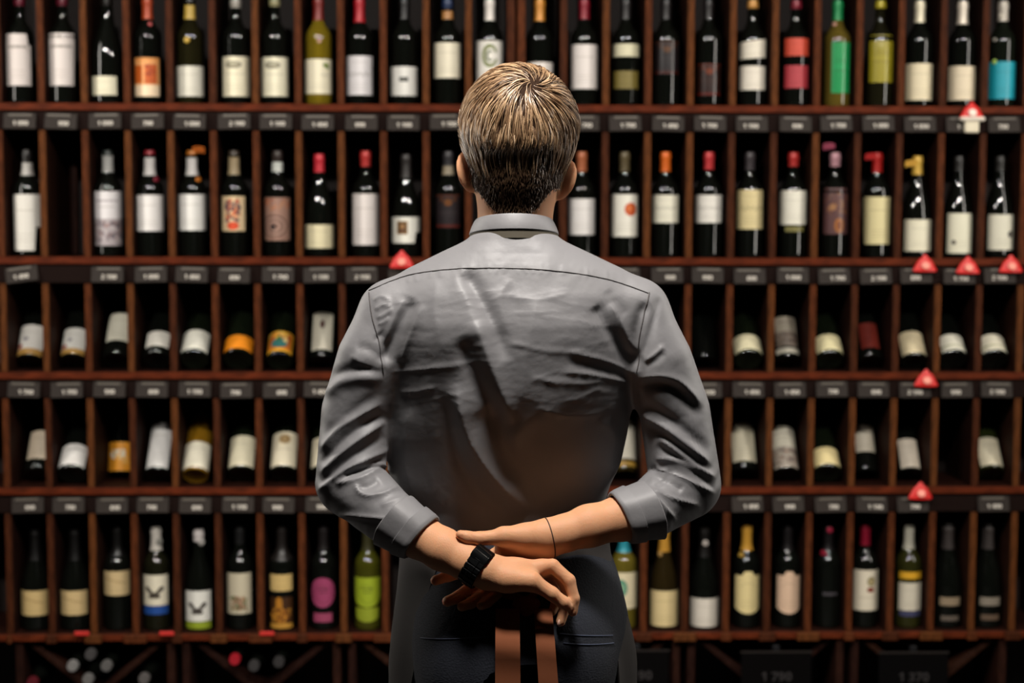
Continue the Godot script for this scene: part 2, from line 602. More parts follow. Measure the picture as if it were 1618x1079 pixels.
func draw_tile(im: Image, k: int, ox: int, oy: int):
	var g := rgb8(150, 146, 140)
	var lg := rgb8(205, 202, 196)
	var dk := rgb8(70, 62, 58)
	if k in [0, 1, 2, 5, 12, 16, 18, 19, 22, 23, 24]:
		for y in [178, 196, 212]: dashes(im, ox, oy, 70, 190, y, 3, lg)
	match k:
		0: dashes(im, ox, oy, 60, 200, 70, 5, lg)
		1: dashes(im, ox, oy, 30, 226, 58, 14, g)
		2:
			dot(im, ox, oy, 118, 52, 56, 24, g)
			dot(im, ox, oy, 118, 48, 40, 12, rgb8(190, 190, 186))
			dashes(im, ox, oy, 50, 200, 110, 6, lg)
		3:
			dot(im, ox, oy, 128, 78, 54, 60, rgb8(120, 132, 66))
			dot(im, ox, oy, 132, 78, 36, 42, Color.WHITE)
			dot(im, ox, oy, 128, 78, 26, 30, rgb8(72, 90, 40))
			dot(im, ox, oy, 134, 78, 17, 20, Color.WHITE)
			rect(im, ox, oy, 140, 62, 44, 32, Color.WHITE)
			for y in [160, 178, 196]: dashes(im, ox, oy, 80, 180, y, 4, lg)
		4: rect(im, ox, oy, 98, 92, 60, 40, rgb8(45, 50, 45)); rect(im, ox, oy, 112, 104, 12, 10, lg); rect(im, ox, oy, 132, 102, 14, 14, g)
		5:
			script_line(im, ox, oy, 30, 226, 120, 16, g)
			dashes(im, ox, oy, 70, 190, 40, 4, lg)
		6:
			rect(im, ox, oy, 64, 40, 78, 130, rgb8(150, 112, 60))
			rect(im, ox, oy, 76, 56, 54, 100, rgb8(48, 34, 22))
			dot(im, ox, oy, 104, 92, 18, 26, rgb8(176, 130, 84))
			rect(im, ox, oy, 86, 122, 36, 34, rgb8(110, 70, 40))
			dashes(im, ox, oy, 150, 236, 190, 5, lg)
		7:
			rect(im, ox, oy, 0, 0, 256, 30, rgb8(238, 180, 120))
			rect(im, ox, oy, 0, 30, 256, 150, rgb8(240, 190, 140))
			rect(im, ox, oy, 10, 50, 88, 118, rgb8(206, 108, 34))
			rect(im, ox, oy, 118, 44, 104, 128, rgb8(196, 92, 24))
			blotches(im, ox, oy, 120, 50, 96, 116, [rgb8(140, 60, 20), rgb8(226, 130, 50)], 40, 10)
		8:
			for s in [-1, 1]:    # wings spread upward, short lower wings
				for q in 14:
					var t := q / 13.0
					dot(im, ox, oy, 128 + s * lerpf(14, 62, t), lerpf(160, 112, t), lerpf(12, 20, t), lerpf(12, 17, t), dk)
				dot(im, ox, oy, 128 + s * 26, 178, 24, 18, dk)
			rect(im, ox, oy, 123, 140, 10, 62, rgb8(40, 36, 34))
		9:
			dot(im, ox, oy, 160, 72, 34, 30, rgb8(150, 144, 110))
			dot(im, ox, oy, 160, 74, 20, 18, rgb8(206, 196, 160))
			dot(im, ox, oy, 156, 124, 32, 16, rgb8(150, 66, 50))
			dashes(im, ox, oy, 60, 210, 170, 6, lg)
		10:
			rect(im, ox, oy, 0, 0, 256, 256, rgb8(196, 168, 156))
			blotches(im, ox, oy, 0, 10, 250, 60, [rgb8(210, 140, 110), rgb8(190, 160, 150), rgb8(220, 170, 130)], 50, 18)
			for t in 5:
				var pts := []
				for s in 24: pts.append(Vector2(110 + (24 + t * 20) * cos(s * 0.27 + t), 170 + (14 + t * 12) * sin(s * 0.27 + t)))
				stroke(im, ox, oy, pts, 4, [rgb8(96, 70, 66), rgb8(222, 200, 190)][t % 2])
			dot(im, ox, oy, 100, 176, 22, 16, rgb8(60, 44, 44))
		11:
			rect(im, ox, oy, 0, 0, 256, 256, rgb8(240, 226, 200))
			blotches(im, ox, oy, 60, 30, 130, 150, [rgb8(206, 110, 80), rgb8(120, 90, 110), rgb8(230, 160, 120), rgb8(90, 70, 90)], 60, 22)
			dot(im, ox, oy, 130, 216, 56, 30, rgb8(232, 88, 50))
		12: dot(im, ox, oy, 168, 90, 46, 40, rgb8(214, 88, 30)); dot(im, ox, oy, 160, 84, 24, 20, rgb8(232, 120, 60))
		13:
			rect(im, ox, oy, 0, 0, 256, 256, rgb8(70, 44, 16))
			dot(im, ox, oy, 110, 60, 34, 70, rgb8(202, 150, 60))
			dot(im, ox, oy, 118, 150, 90, 62, rgb8(176, 124, 44))
			blotches(im, ox, oy, 20, 90, 210, 120, [rgb8(120, 76, 24), rgb8(226, 178, 90), rgb8(90, 56, 20)], 70, 14)
			rect(im, ox, oy, 0, 214, 256, 42, rgb8(214, 176, 100))
		14:
			rect(im, ox, oy, 0, 0, 256, 256, Color.WHITE)
			for s in 90:
				var a := s * 2.4
				var rr := 30.0 + 90.0 * fmod(s * 0.618, 1.0)
				dot(im, ox, oy, 128 + rr * cos(a), 120 + rr * sin(a), 5, 4, rgb8(210, 214, 200))
			dashes(im, ox, oy, 80, 180, 90, 12, rgb8(120, 124, 110)); dashes(im, ox, oy, 96, 166, 122, 10, rgb8(130, 134, 120))
		15:
			rect(im, ox, oy, 0, 130, 256, 126, rgb8(196, 188, 190))
			blotches(im, ox, oy, 10, 140, 236, 90, [rgb8(150, 142, 146), rgb8(214, 206, 206), rgb8(126, 116, 122), rgb8(176, 150, 146)], 80, 18)
			dashes(im, ox, oy, 40, 216, 40, 10, rgb8(176, 168, 172)); dashes(im, ox, oy, 70, 186, 70, 6, lg)
		16: blotches(im, ox, oy, 50, 150, 150, 80, [rgb8(190, 140, 124), rgb8(150, 130, 116), rgb8(214, 180, 160), rgb8(130, 150, 120)], 70, 16)
		17:
			rect(im, ox, oy, 0, 0, 256, 256, rgb8(226, 176, 60))
			rect(im, ox, oy, 24, 20, 208, 200, rgb8(208, 120, 50))
			blotches(im, ox, oy, 30, 20, 190, 90, [rgb8(230, 190, 80), rgb8(190, 84, 40), rgb8(240, 220, 150)], 40, 22)
			dot(im, ox, oy, 126, 150, 70, 60, rgb8(52, 126, 160)); dot(im, ox, oy, 120, 96, 16, 40, rgb8(60, 120, 90))
			dot(im, ox, oy, 176, 110, 20, 26, rgb8(240, 230, 200))
		18: dot(im, ox, oy, 92, 96, 26, 20, rgb8(96, 90, 110)); dot(im, ox, oy, 40, 190, 30, 22, rgb8(170, 70, 60))
		19: dot(im, ox, oy, 128, 84, 26, 26, rgb8(96, 40, 34)); rect(im, ox, oy, 122, 52, 12, 60, rgb8(110, 50, 40))
		20: dot(im, ox, oy, 132, 56, 52, 36, rgb8(206, 186, 150)); dot(im, ox, oy, 132, 56, 40, 27, rgb8(150, 120, 86)); dot(im, ox, oy, 132, 56, 22, 15, rgb8(200, 178, 140)); dashes(im, ox, oy, 70, 200, 130, 6, lg)
		21:
			rect(im, ox, oy, 0, 0, 256, 256, rgb8(240, 160, 40))
			blotches(im, ox, oy, 60, 70, 110, 70, [rgb8(246, 226, 190), rgb8(250, 240, 220), rgb8(244, 190, 100)], 40, 22)
			blotches(im, ox, oy, 130, 130, 60, 50, [rgb8(248, 214, 150), rgb8(244, 190, 100)], 16, 14)
		22: dot(im, ox, oy, 66, 186, 20, 14, dk); rect(im, ox, oy, 60, 170, 12, 32, dk)
		23: dot(im, ox, oy, 206, 142, 30, 22, rgb8(60, 56, 54)); rect(im, ox, oy, 200, 118, 14, 50, dk)
		24:
			dot(im, ox, oy, 186, 44, 22, 14, rgb8(126, 150, 60)); dot(im, ox, oy, 200, 60, 16, 10, rgb8(100, 130, 50))
			dashes(im, ox, oy, 150, 220, 112, 6, g); dashes(im, ox, oy, 160, 214, 130, 4, lg)
		25:
			rect(im, ox, oy, 0, 0, 256, 256, rgb8(240, 240, 236))
			rect(im, ox, oy, 20, 118, 216, 14, Color.WHITE)
			dashes(im, ox, oy, 50, 200, 140, 8, lg); dashes(im, ox, oy, 70, 190, 90, 8, lg)
		26:
			rect(im, ox, oy, 0, 0, 256, 256, rgb8(66, 60, 64))
			rect(im, ox, oy, 0, 6, 256, 10, rgb8(150, 84, 44))
			dot(im, ox, oy, 128, 62, 38, 26, rgb8(170, 110, 50)); dot(im, ox, oy, 70, 40, 20, 14, rgb8(140, 90, 50)); dot(im, ox, oy, 190, 40, 20, 14, rgb8(140, 90, 50))
			dashes(im, ox, oy, 40, 220, 130, 10, rgb8(110, 102, 104)); dashes(im, ox, oy, 60, 200, 160, 6, rgb8(100, 94, 96))
			rect(im, ox, oy, 0, 232, 256, 18, rgb8(150, 60, 44))
		27:
			rect(im, ox, oy, 0, 0, 256, 256, rgb8(122, 96, 100))
			blotches(im, ox, oy, 20, 20, 210, 120, [rgb8(150, 110, 90), rgb8(176, 140, 100), rgb8(110, 84, 90)], 60, 16)
			dot(im, ox, oy, 90, 106, 30, 20, rgb8(206, 170, 120)); dot(im, ox, oy, 150, 206, 44, 40, rgb8(206, 150, 80)); dot(im, ox, oy, 150, 206, 24, 24, rgb8(160, 100, 50))
		28: script_line(im, ox, oy, 40, 210, 70, 12, rgb8(150, 112, 70), 60.0); dashes(im, ox, oy, 60, 200, 210, 4, lg)
		29:
			rect(im, ox, oy, 0, 206, 256, 50, rgb8(206, 160, 84))
			dot(im, ox, oy, 40, 180, 34, 22, rgb8(176, 80, 66)); dot(im, ox, oy, 96, 120, 24, 16, rgb8(170, 166, 180)); dashes(im, ox, oy, 60, 200, 60, 5, lg)
		30:
			rect(im, ox, oy, 0, 176, 256, 16, rgb8(150, 156, 110)); dashes(im, ox, oy, 60, 200, 90, 5, lg); dashes(im, ox, oy, 80, 180, 120, 4, lg)
		31: dot(im, ox, oy, 100, 110, 50, 60, rgb8(90, 170, 170)); dot(im, ox, oy, 100, 110, 30, 36, rgb8(150, 206, 200)); dashes(im, ox, oy, 60, 200, 210, 5, lg)

# ------------------------------------------------------------------ bottle shapes
# outline of (radius, height) in metres for each kind of bottle
func outline(kind: String) -> Array:
	match kind:
		"burgundy":
			return [[0.0, 0.006], [0.03, 0.002], [0.038, 0.0], [0.0413, 0.006], [0.042, 0.014], [0.042, 0.11], [0.0415, 0.125], [0.0395, 0.142], [0.0355, 0.162], [0.0295, 0.182], [0.0235, 0.2], [0.0188, 0.218], [0.0163, 0.236], [0.0148, 0.258], [0.0144, 0.272], [0.0158, 0.274], [0.0158, 0.282], [0.0142, 0.284], [0.0138, 0.292], [0.0, 0.292]]
		"champagne":
			return [[0.0, 0.006], [0.034, 0.002], [0.041, 0.0], [0.0438, 0.006], [0.0442, 0.014], [0.0442, 0.118], [0.0436, 0.134], [0.0412, 0.154], [0.037, 0.174], [0.031, 0.194], [0.025, 0.212], [0.0205, 0.23], [0.0178, 0.25], [0.0168, 0.27], [0.017, 0.283], [0.0182, 0.285], [0.0182, 0.291], [0.0172, 0.294], [0.0165, 0.303], [0.0, 0.303]]
		"slim":
			return [[0.0, 0.006], [0.022, 0.002], [0.0255, 0.0], [0.0270, 0.005], [0.0274, 0.012], [0.0274, 0.15], [0.0262, 0.18], [0.0235, 0.205], [0.018, 0.225], [0.0148, 0.242], [0.0142, 0.28], [0.0158, 0.282], [0.0158, 0.291], [0.0144, 0.293], [0.014, 0.300], [0.0, 0.300]]
		"flute":
			return [[0.0, 0.006], [0.03, 0.002], [0.035, 0.0], [0.0375, 0.006], [0.0378, 0.012], [0.0378, 0.13], [0.0368, 0.15], [0.0338, 0.176], [0.0292, 0.204], [0.024, 0.23], [0.0192, 0.256], [0.016, 0.28], [0.0146, 0.3], [0.0158, 0.302], [0.0158, 0.309], [0.0142, 0.311], [0.014, 0.318], [0.0, 0.318]]
	return [[0.0, 0.006], [0.03, 0.002], [0.0355, 0.0], [0.038, 0.005], [0.0386, 0.012], [0.0388, 0.182], [0.0384, 0.19], [0.0368, 0.199], [0.0335, 0.207], [0.0285, 0.2145], [0.0232, 0.2215], [0.0188, 0.23], [0.016, 0.24], [0.0146, 0.252], [0.0142, 0.28], [0.0158, 0.282], [0.0158, 0.291], [0.0144, 0.293], [0.014, 0.301], [0.0, 0.301]]

var glass_meshes := {}
func glass_mesh(kind: String) -> ArrayMesh:
	if not glass_meshes.has(kind):
		var prof := []
		for p in outline(kind): prof.append(Vector2(p[0], p[1]))
		var b := MB.new()
		b.lathe(prof, 32)
		glass_meshes[kind] = b.mesh(true, 45)
	return glass_meshes[kind]

func radius_at(kind: String, y: float) -> float:
	var o := outline(kind)
	for k in range(3, o.size()):
		if o[k][1] >= y:
			var a = o[k - 1]
			var b = o[k]
			return lerpf(a[0], b[0], clampf((y - a[1]) / maxf(1e-6, b[1] - a[1]), 0, 1))
	return 0.014

# a sleeve that follows the bottle from y0 to y1, its crown closed when it reaches the top
func sleeve_mesh(kind: String, y0: float, y1: float, proud := 0.0007) -> ArrayMesh:
	var key := "%s %.3f %.3f" % [kind, y0, y1]
	if glass_meshes.has(key): return glass_meshes[key]
	var o := outline(kind)
	var top: float = o[-1][1]
	var prof := [Vector2(radius_at(kind, y0), y0), Vector2(radius_at(kind, y0) + proud, y0)]
	for p in o:
		if p[1] > y0 + 0.001 and p[1] < y1 - 0.001 and p[0] > 0.001: prof.append(Vector2(p[0] + proud, p[1]))
	if y1 > top - 0.004:
		prof.append(Vector2(0.0146, top + proud)); prof.append(Vector2(0.0, top + proud * 1.6))
	else:
		prof.append(Vector2(radius_at(kind, y1) + proud, y1)); prof.append(Vector2(radius_at(kind, y1), y1))
	var b := MB.new()
	b.lathe(prof, 24)
	glass_meshes[key] = b.mesh(true, 45)
	return glass_meshes[key]

# a paper label wrapped round the bottle: heights y0..y1, half angle, outline shape, tile of the atlas
func label_mesh(kind: String, y0: float, y1: float, half: float, shape: String, tile: int) -> ArrayMesh:
	var uvs := tile_uv(tile)
	var cols := 20
	var rows := 6
	var pts := []
	for r in rows + 1:
		var row := []
		for q in cols + 1:
			var u := float(q) / cols * 2.0 - 1.0
			var lo := y0
			var hi := y1
			var h := y1 - y0
			match shape:
				"round":
					var e := sqrt(maxf(0.0, 1.0 - u * u * 0.985))
					lo = (y0 + y1) / 2 - h / 2 * e; hi = (y0 + y1) / 2 + h / 2 * e
				"cup": lo = y0 + h * 0.45 * (1.0 - sqrt(maxf(0.0, 1.0 - u * u * 0.96)))
				"shield":
					hi = y1 - h * 0.1 * smooth01(0.25, 0.4, absf(u)); lo = y0 + h * 0.13 * u * u
				"slant": hi = y1 - h * 0.24 * (0.5 - u * 0.5) ; lo = y0 - h * 0.12 * (0.5 - u * 0.5)
				"notch": lo = y0 + (h * 0.42 if u > 0.5 else 0.0)
				"step": hi = y1 - (h * 0.22 if u > 0.72 else 0.0)
				"taper": pass
			var a := half * u
			if shape == "taper": a = half * u * (1.0 - 0.14 * (1.0 - float(r) / rows))
			var y := lerpf(lo, hi, float(r) / rows)
			var rad := radius_at(kind, y) + 0.0006
			row.append(Vector3(rad * sin(a), y, rad * cos(a)))
		pts.append(row)
	var b := MB.new()
	b.sheet(pts, false, false, Vector2(uvs[0].x, uvs[1].y), Vector2(uvs[1].x, uvs[0].y))
	return b.mesh(true, 60)

var paper := {}
func paper_mat(c: Color, gloss := 0.5) -> StandardMaterial3D:
	var key := "%s%.2f" % [c.to_html(), gloss]
	if not paper.has(key):
		var m := mat(c, gloss)
		m.albedo_texture = M.atlas
		paper[key] = m
	return paper[key]

var plain_mats := {}
func plain_mat(c: Color, rough := 0.35, metal := 0.0) -> StandardMaterial3D:
	var key := "%s%.2f%.2f" % [c.to_html(), rough, metal]
	if not plain_mats.has(key): plain_mats[key] = mat(c, rough, metal)
	return plain_mats[key]

func hexc(s: String) -> Color:
	return Color.html("#" + s)

# d: kind, glass colour, capsule [colour, from height], labels [[y0, y1, half angle in degrees, tile, colour, shape]],
# bands [[y0, y1, colour]], dots [[angle in degrees, height, radius, colour]]
func make_bottle(d: Dictionary) -> Node3D:
	var kind: String = d.get("kind", "bordeaux")
	var o := thing("wine_bottle", d.label, "wine bottle", d.at, d.group)
	var g: String = d.get("glass", "0b0d0a")
	put("glass", glass_mesh(kind), plain_mat(hexc(g), 0.05), o)
	var top: float = outline(kind)[-1][1]
	if d.has("cap"):
		var cap: Array = d.cap
		put("capsule", sleeve_mesh(kind, cap[1], top), plain_mat(hexc(cap[0]), 0.38, 0.15), o)
	for l in d.get("labels", []):
		put("label", label_mesh(kind, l[0], l[1], deg_to_rad(l[2]), l[5] if l.size() > 5 else "", l[3]), paper_mat(hexc(l[4]), l[6] if l.size() > 6 else 0.55), o)
	for b in d.get("bands", []):
		put("neck_band" if b[0] > 0.19 else "band", sleeve_mesh(kind, b[0], b[1], 0.0011), plain_mat(hexc(b[2]), 0.45), o)
	for q in d.get("dots", []):
		var a: float = deg_to_rad(q[0])
		var r := radius_at(kind, q[1]) + 0.0012
		var m := MB.new()
		m.lathe([Vector2(0.0, -0.002), Vector2(q[2], -0.002), Vector2(q[2], 0.001), Vector2(q[2] * 0.8, 0.0022), Vector2(0, 0.0026)], 14)
		var nrm := Vector3(sin(a), 0, cos(a))
		var bs := Basis(Vector3.UP.cross(nrm).normalized(), nrm, -Vector3.UP)
		put("medal", m.mesh(true, 40), plain_mat(hexc(q[3]), 0.4), o, Vector3(nrm.x * r, q[1], nrm.z * r), bs)
	if d.has("bow"):   # a ribbon end or paper tag hung at the neck: [side, height, colour]
		var w: Array = d.bow
		var m := MB.new()
		var s: float = w[0]
		var pts := []
		for k in 5:
			var t := k / 4.0
			var cz := 0.013 - 0.006 * t
			pts.append([Vector3(s * (0.004 + 0.034 * t), w[1] - 0.007 - 0.004 * t, cz), Vector3(s * (0.004 + 0.034 * t), w[1] + 0.006 + 0.004 * sin(t * 3.0), cz + 0.004)])
		m.sheet(pts, false, s < 0)
		var back := []
		for p in pts: back.append([p[0] - Vector3(0, 0, 0.0015), p[1] - Vector3(0, 0, 0.0015)])
		m.sheet(back, false, s > 0)
		put("ribbon", m.mesh(true), plain_mat(hexc(w[2]), 0.45), o)
	if d.has("yaw"): o.rotation_degrees.y = d.yaw
	return o

# ------------------------------------------------------------------ every bottle in view
# pixel rows are those of the photograph on the plane of the bottle's front; the builder turns them into heights on the bottle
const ROW_NAME := ["top shelf", "second shelf", "third shelf", "fourth shelf", "bottom shelf"]
const BLK := "0b0d0a"
const GRN := "10150c"

# [cell unit, cell, kind, centre px, lean, glass, capsule colour, capsule lower edge px, labels, what sets it apart, extras]
func table(row: int) -> Array:
	match row:
		0: return [
			[0, -1, "bordeaux", 22, 0, BLK, "5a1424", 9, [[53, 135, 38, 1, "d6ccc6", "step"]], "bottle with tall off-white label nearest the frame", {}],
			[0, 0, "bordeaux", 93, 0, BLK, "5a1424", 9, [[52, 135, 41, 1, "d8cec8", "taper"]], "bottle with tapering off-white label headed by one dark line", {}],
			[0, 1, "champagne", 160, 0, BLK, "16120f", 8, [[120, 150, 40, 0, "dcd6ba", ""]], "stout dark bottle with very low short cream label", {"yaw": -8}],
			[0, 2, "bordeaux", 228, 0, BLK, "a8421e", 30, [[91, 152, 39, 7, "f2d8b4", ""]], "bottle with two orange squares on its tan label", {"dots": [[28, 38, 0.006, "b04040"]]}],
			[0, 3, "bordeaux", 298, 0, "1c1a0c", "15130e", 4, [[104, 152, 43, 0, "d8d4c4", ""]], "dark olive bottle with yellow neck label and oval yellow medal", {"bands": [[8, 30, "c0a044"]], "dots": [[-4, 63, 0.0085, "b09030"]]}],
			[0, 4, "bordeaux", 371, 0, BLK, "a09a90", 12, [[89, 152, 44, 2, "e8e0c2", ""]], "bottle with grey-crested cream label and light grey capsule", {}],
			[0, 5, "bordeaux", 431, 0, BLK, "8a8460", 10, [[90, 152, 43, 2, "e6e0c4", ""]], "bottle with grey-crested cream label and olive capsule", {}],
			[0, 6, "bordeaux", 502, 0, "6a5a14", "701e18", 32, [[93, 148, 43, 24, "e4dcc0", ""]], "pale golden bottle with a green leaf on its label, red capsule", {"dots": [[8, 65, 0.006, "b08a70"]], "bands": [[150, 151, "8a7420"]]}],
			[0, 7, "bordeaux", 567, 0, BLK, "a01420", 35, [[88, 150, 42, 5, "d8d4d4", ""]], "bottle with white script label and bright red capsule", {}],
			[0, 8, "bordeaux", 638, 0, BLK, "0e0c0c", 30, [[105, 151, 43, 4, "dcdad2", ""]], "bottle with a small dark square on its low white label", {}],
			[0, 9, "bordeaux", 707, 0, BLK, "1c2c4c", 13, [[67, 123, 43, 0, "e0d8c0", ""]], "bottle with high cream label and blue capsule above a gold band", {"bands": [[17, 30, "a8743c"]]}],
			[0, 10, "bordeaux", 774, 0, BLK, "cfc8c0", 32, [[64, 142, 43, 3, "e8e4da", ""]], "bottle with a green ring emblem on white label, white capsule", {}],
			[1, 0, "bordeaux", 853, 0, BLK, "c0802c", 33, [[98, 150, 45, 0, "e0d8d0", ""]], "bottle behind the man's hair with gold capsule and white label", {}],
			[1, 1, "bordeaux", 924, 0, BLK, "7c0c20", 30, [[70, 140, 43, 0, "ded6d0", ""]], "bottle with large plain white label and deep crimson capsule", {}],
			[1, 2, "bordeaux", 990, 0, BLK, "1a1616", 30, [[69, 89, 43, 0, "d2ccac", ""], [112, 140, 40, 0, "74662c", ""]], "bottle with a cream strip above a dull olive label", {}],
			[1, 3, "bordeaux", 1054, 0, BLK, "1a1616", 30, [[65, 117, 38, 26, "7a7472", "", 0.3]], "dark bottle with smoky grey label edged in copper", {}],
			[1, 4, "bordeaux", 1121, 0, BLK, "1a1616", 30, [[100, 151, 37, 26, "9c6a54", "", 0.3]], "dark bottle with a low coppery brown label", {}],
			[1, 5, "bordeaux", 1191, 0, BLK, "c08a44", 13, [[60, 90, 42, 0, "dcd4c2", "slant"], [104, 142, 41, 0, "dcd4c4", ""]], "bottle with two white labels, the upper one cut slanting", {}],
			[1, 6, "bordeaux", 1260, 0, BLK, "781c2c", 14, [[60, 88, 39, 0, "c2442c", ""], [103, 139, 38, 0, "a8323a", ""]], "bottle with two red labels one above the other", {}],
			[1, 7, "bordeaux", 1326, 0, "55481a", "0e8046", 32, [[66, 147, 31, 25, "0f9250", "", 0.3]], "bottle with bright green label and green capsule", {"yaw": 10, "dots": [[-50, 38, 0.006, "c09080"]]}],
			[1, 8, "bordeaux", 1395, 0, "17160c", "a29420", 13, [[55, 130, 38, 25, "9c9022", "", 0.35]], "bottle with mustard yellow label and yellow capsule", {}],
			[1, 9, "bordeaux", 1456, 0, BLK, "d8cfb4", 35, [[100, 158, 44, 0, "dccfae", ""]], "bottle with low cream label, next to the mustard yellow one", {}],
			[1, 10, "bordeaux", 1524, 0, BLK, "d8cdbc", 38, [[104, 158, 44, 0, "dccdb0", "step"]], "bottle with cream label and capsule above the red-and-white marker", {}],
			[1, 11, "bordeaux", 1588, 0, "10140e", "b0a89c", 33, [[97, 156, 46, 0, "1b97a8", "", 0.4]], "bottle with teal blue label", {"dots": [[-40, 25, 0.007, "c8c0b0"], [-50, 62, 0.005, "a09a90"], [-48, 97, 0.007, "a8c860"]]}],
		]
		1: return [
			[0, -1, "bordeaux", 40, 0, BLK, "1a1716", 256, [[307, 396, 43, 0, "dedad0", "notch"]], "bottle with tall cream label cut away at its lower corner", {"bands": [[257, 277, "a8a49e"]]}],
			[0, 1, "bordeaux", 168, 0, BLK, "1c2420", 245, [[302, 388, 43, 15, "dcd8d8", ""]], "bottle with tall grey landscape label and silver neck band", {"bands": [[246, 272, "a0a09c"]]}],
			[0, 2, "bordeaux", 231, 0, BLK, "86202a", 244, [[308, 365, 43, 0, "e6e2de", ""]], "bottle with square white label, red top and small red medal", {"bands": [[249, 277, "c8c4c0"]], "dots": [[52, 284, 0.009, "7c2030"]]}],
			[0, 3, "bordeaux", 300, 0, BLK, "a8641c", 244, [[307, 364, 44, 0, "e6e4de", ""]], "bottle with square white label, orange bow and orange medal", {"bands": [[249, 277, "c8c4c0"]], "dots": [[50, 284, 0.009, "c07020"]], "bow": [1.0, 236, "b05a18"]}],
			[0, 4, "bordeaux", 367, 0, BLK, "3c3228", 245, [[310, 365, 37, 11, "eadcc4", ""]], "bottle with orange and purple picture on a cream label", {"bands": [[248, 276, "9c8a6a"]]}],
			[0, 5, "bordeaux", 437, 0, BLK, "342a26", 255, [[312, 380, 41, 10, "c8b4a8", ""]], "bottle with pinkish brown swirl picture label", {"bands": [[256, 271, "c8ccc4"]]}],
			[0, 6, "burgundy", 503, 0, BLK, "c42c38", 272, [[355, 392, 47, 0, "dcd2ac", ""]], "sloping-shouldered bottle with low cream label and red capsule", {}],
			[0, 7, "bordeaux", 577, 0, BLK, "b43430", 263, [[306, 387, 44, 0, "ddd5d0", ""]], "bottle with tall plain whitish label and red capsule", {}],
			[0, 8, "burgundy", 641, 0, BLK, "2a2624", 282, [[343, 384, 45, 6, "e4e2d6", "notch"]], "sloping-shouldered bottle with gold portrait on its white label", {}],
			[0, 9, "bordeaux", 708, 0, BLK, "302e30", 262, [[307, 360, 38, 26, "9a9090", "", 0.35]], "bottle beside the man's ear with dark gold-crested label", {"bands": [[262, 276, "8c806a"]]}],
			[1, 1, "bordeaux", 920, 0, BLK, "a8603c", 271, [[314, 371, 46, 0, "dedad6", ""]], "bottle with square white label and copper capsule by the other ear", {}],
			[1, 2, "bordeaux", 988, 0, BLK, "5a4e34", 271, [[307, 374, 43, 12, "e6e2d4", ""]], "bottle with an orange disc on its white label", {}],
			[1, 3, "bordeaux", 1053, 0, BLK, "d8661a", 271, [[308, 352, 43, 5, "e0dcc8", ""]], "bottle with low script label and orange capsule", {}],
			[1, 4, "bordeaux", 1122, 0, BLK, "bc3436", 268, [[308, 352, 43, 5, "e0dcd2", ""]], "bottle with script label and pinkish red capsule", {}],
			[1, 5, "bordeaux", 1187, 0, BLK, "3c3638", 269, [[300, 362, 42, 5, "d2c290", ""]], "bottle with tan script label and grey capsule", {}],
			[1, 6, "bordeaux", 1256, 0, BLK, "ae2c28", 263, [[301, 355, 44, 0, "e0dccc", ""], [358, 366, 30, 0, "76703c", ""]], "bottle with white label over a thin olive strip, red capsule", {}],
			[1, 7, "bordeaux", 1322, 0, BLK, "b88890", 263, [[297, 370, 39, 27, "bca49c", "", 0.4]], "bottle with mauve-gold picture label and pink capsule", {"bow": [-1.0, 228, "8c3c50"]}],
			[1, 8, "bordeaux", 1389, 0, BLK, "a81c18", 272, [[311, 386, 44, 0, "d4c896", "taper"]], "bottle with tall pale yellow label, red capsule and red ribbon", {"bow": [-1.0, 247, "a01c1c"]}],
			[1, 9, "burgundy", 1457, 0, BLK, "c8a040", 276, [[347, 397, 43, 0, "e0dac0", ""]], "sloping bottle with low cream label and yellow capsule", {"bow": [-1.0, 258, "c8983c"]}],
			[1, 10, "burgundy", 1523, 0, BLK, "1e1c1a", 270, [[337, 400, 40, 22, "dcd8c0", ""]], "dark sloping bottle with small dark mark low on cream label", {}],
			[1, 11, "burgundy", 1587, 0, BLK, "1e1c1a", 270, [[339, 395, 41, 23, "d6d2be", ""]], "dark sloping bottle with dark mark at its cream label's side", {}],
		]
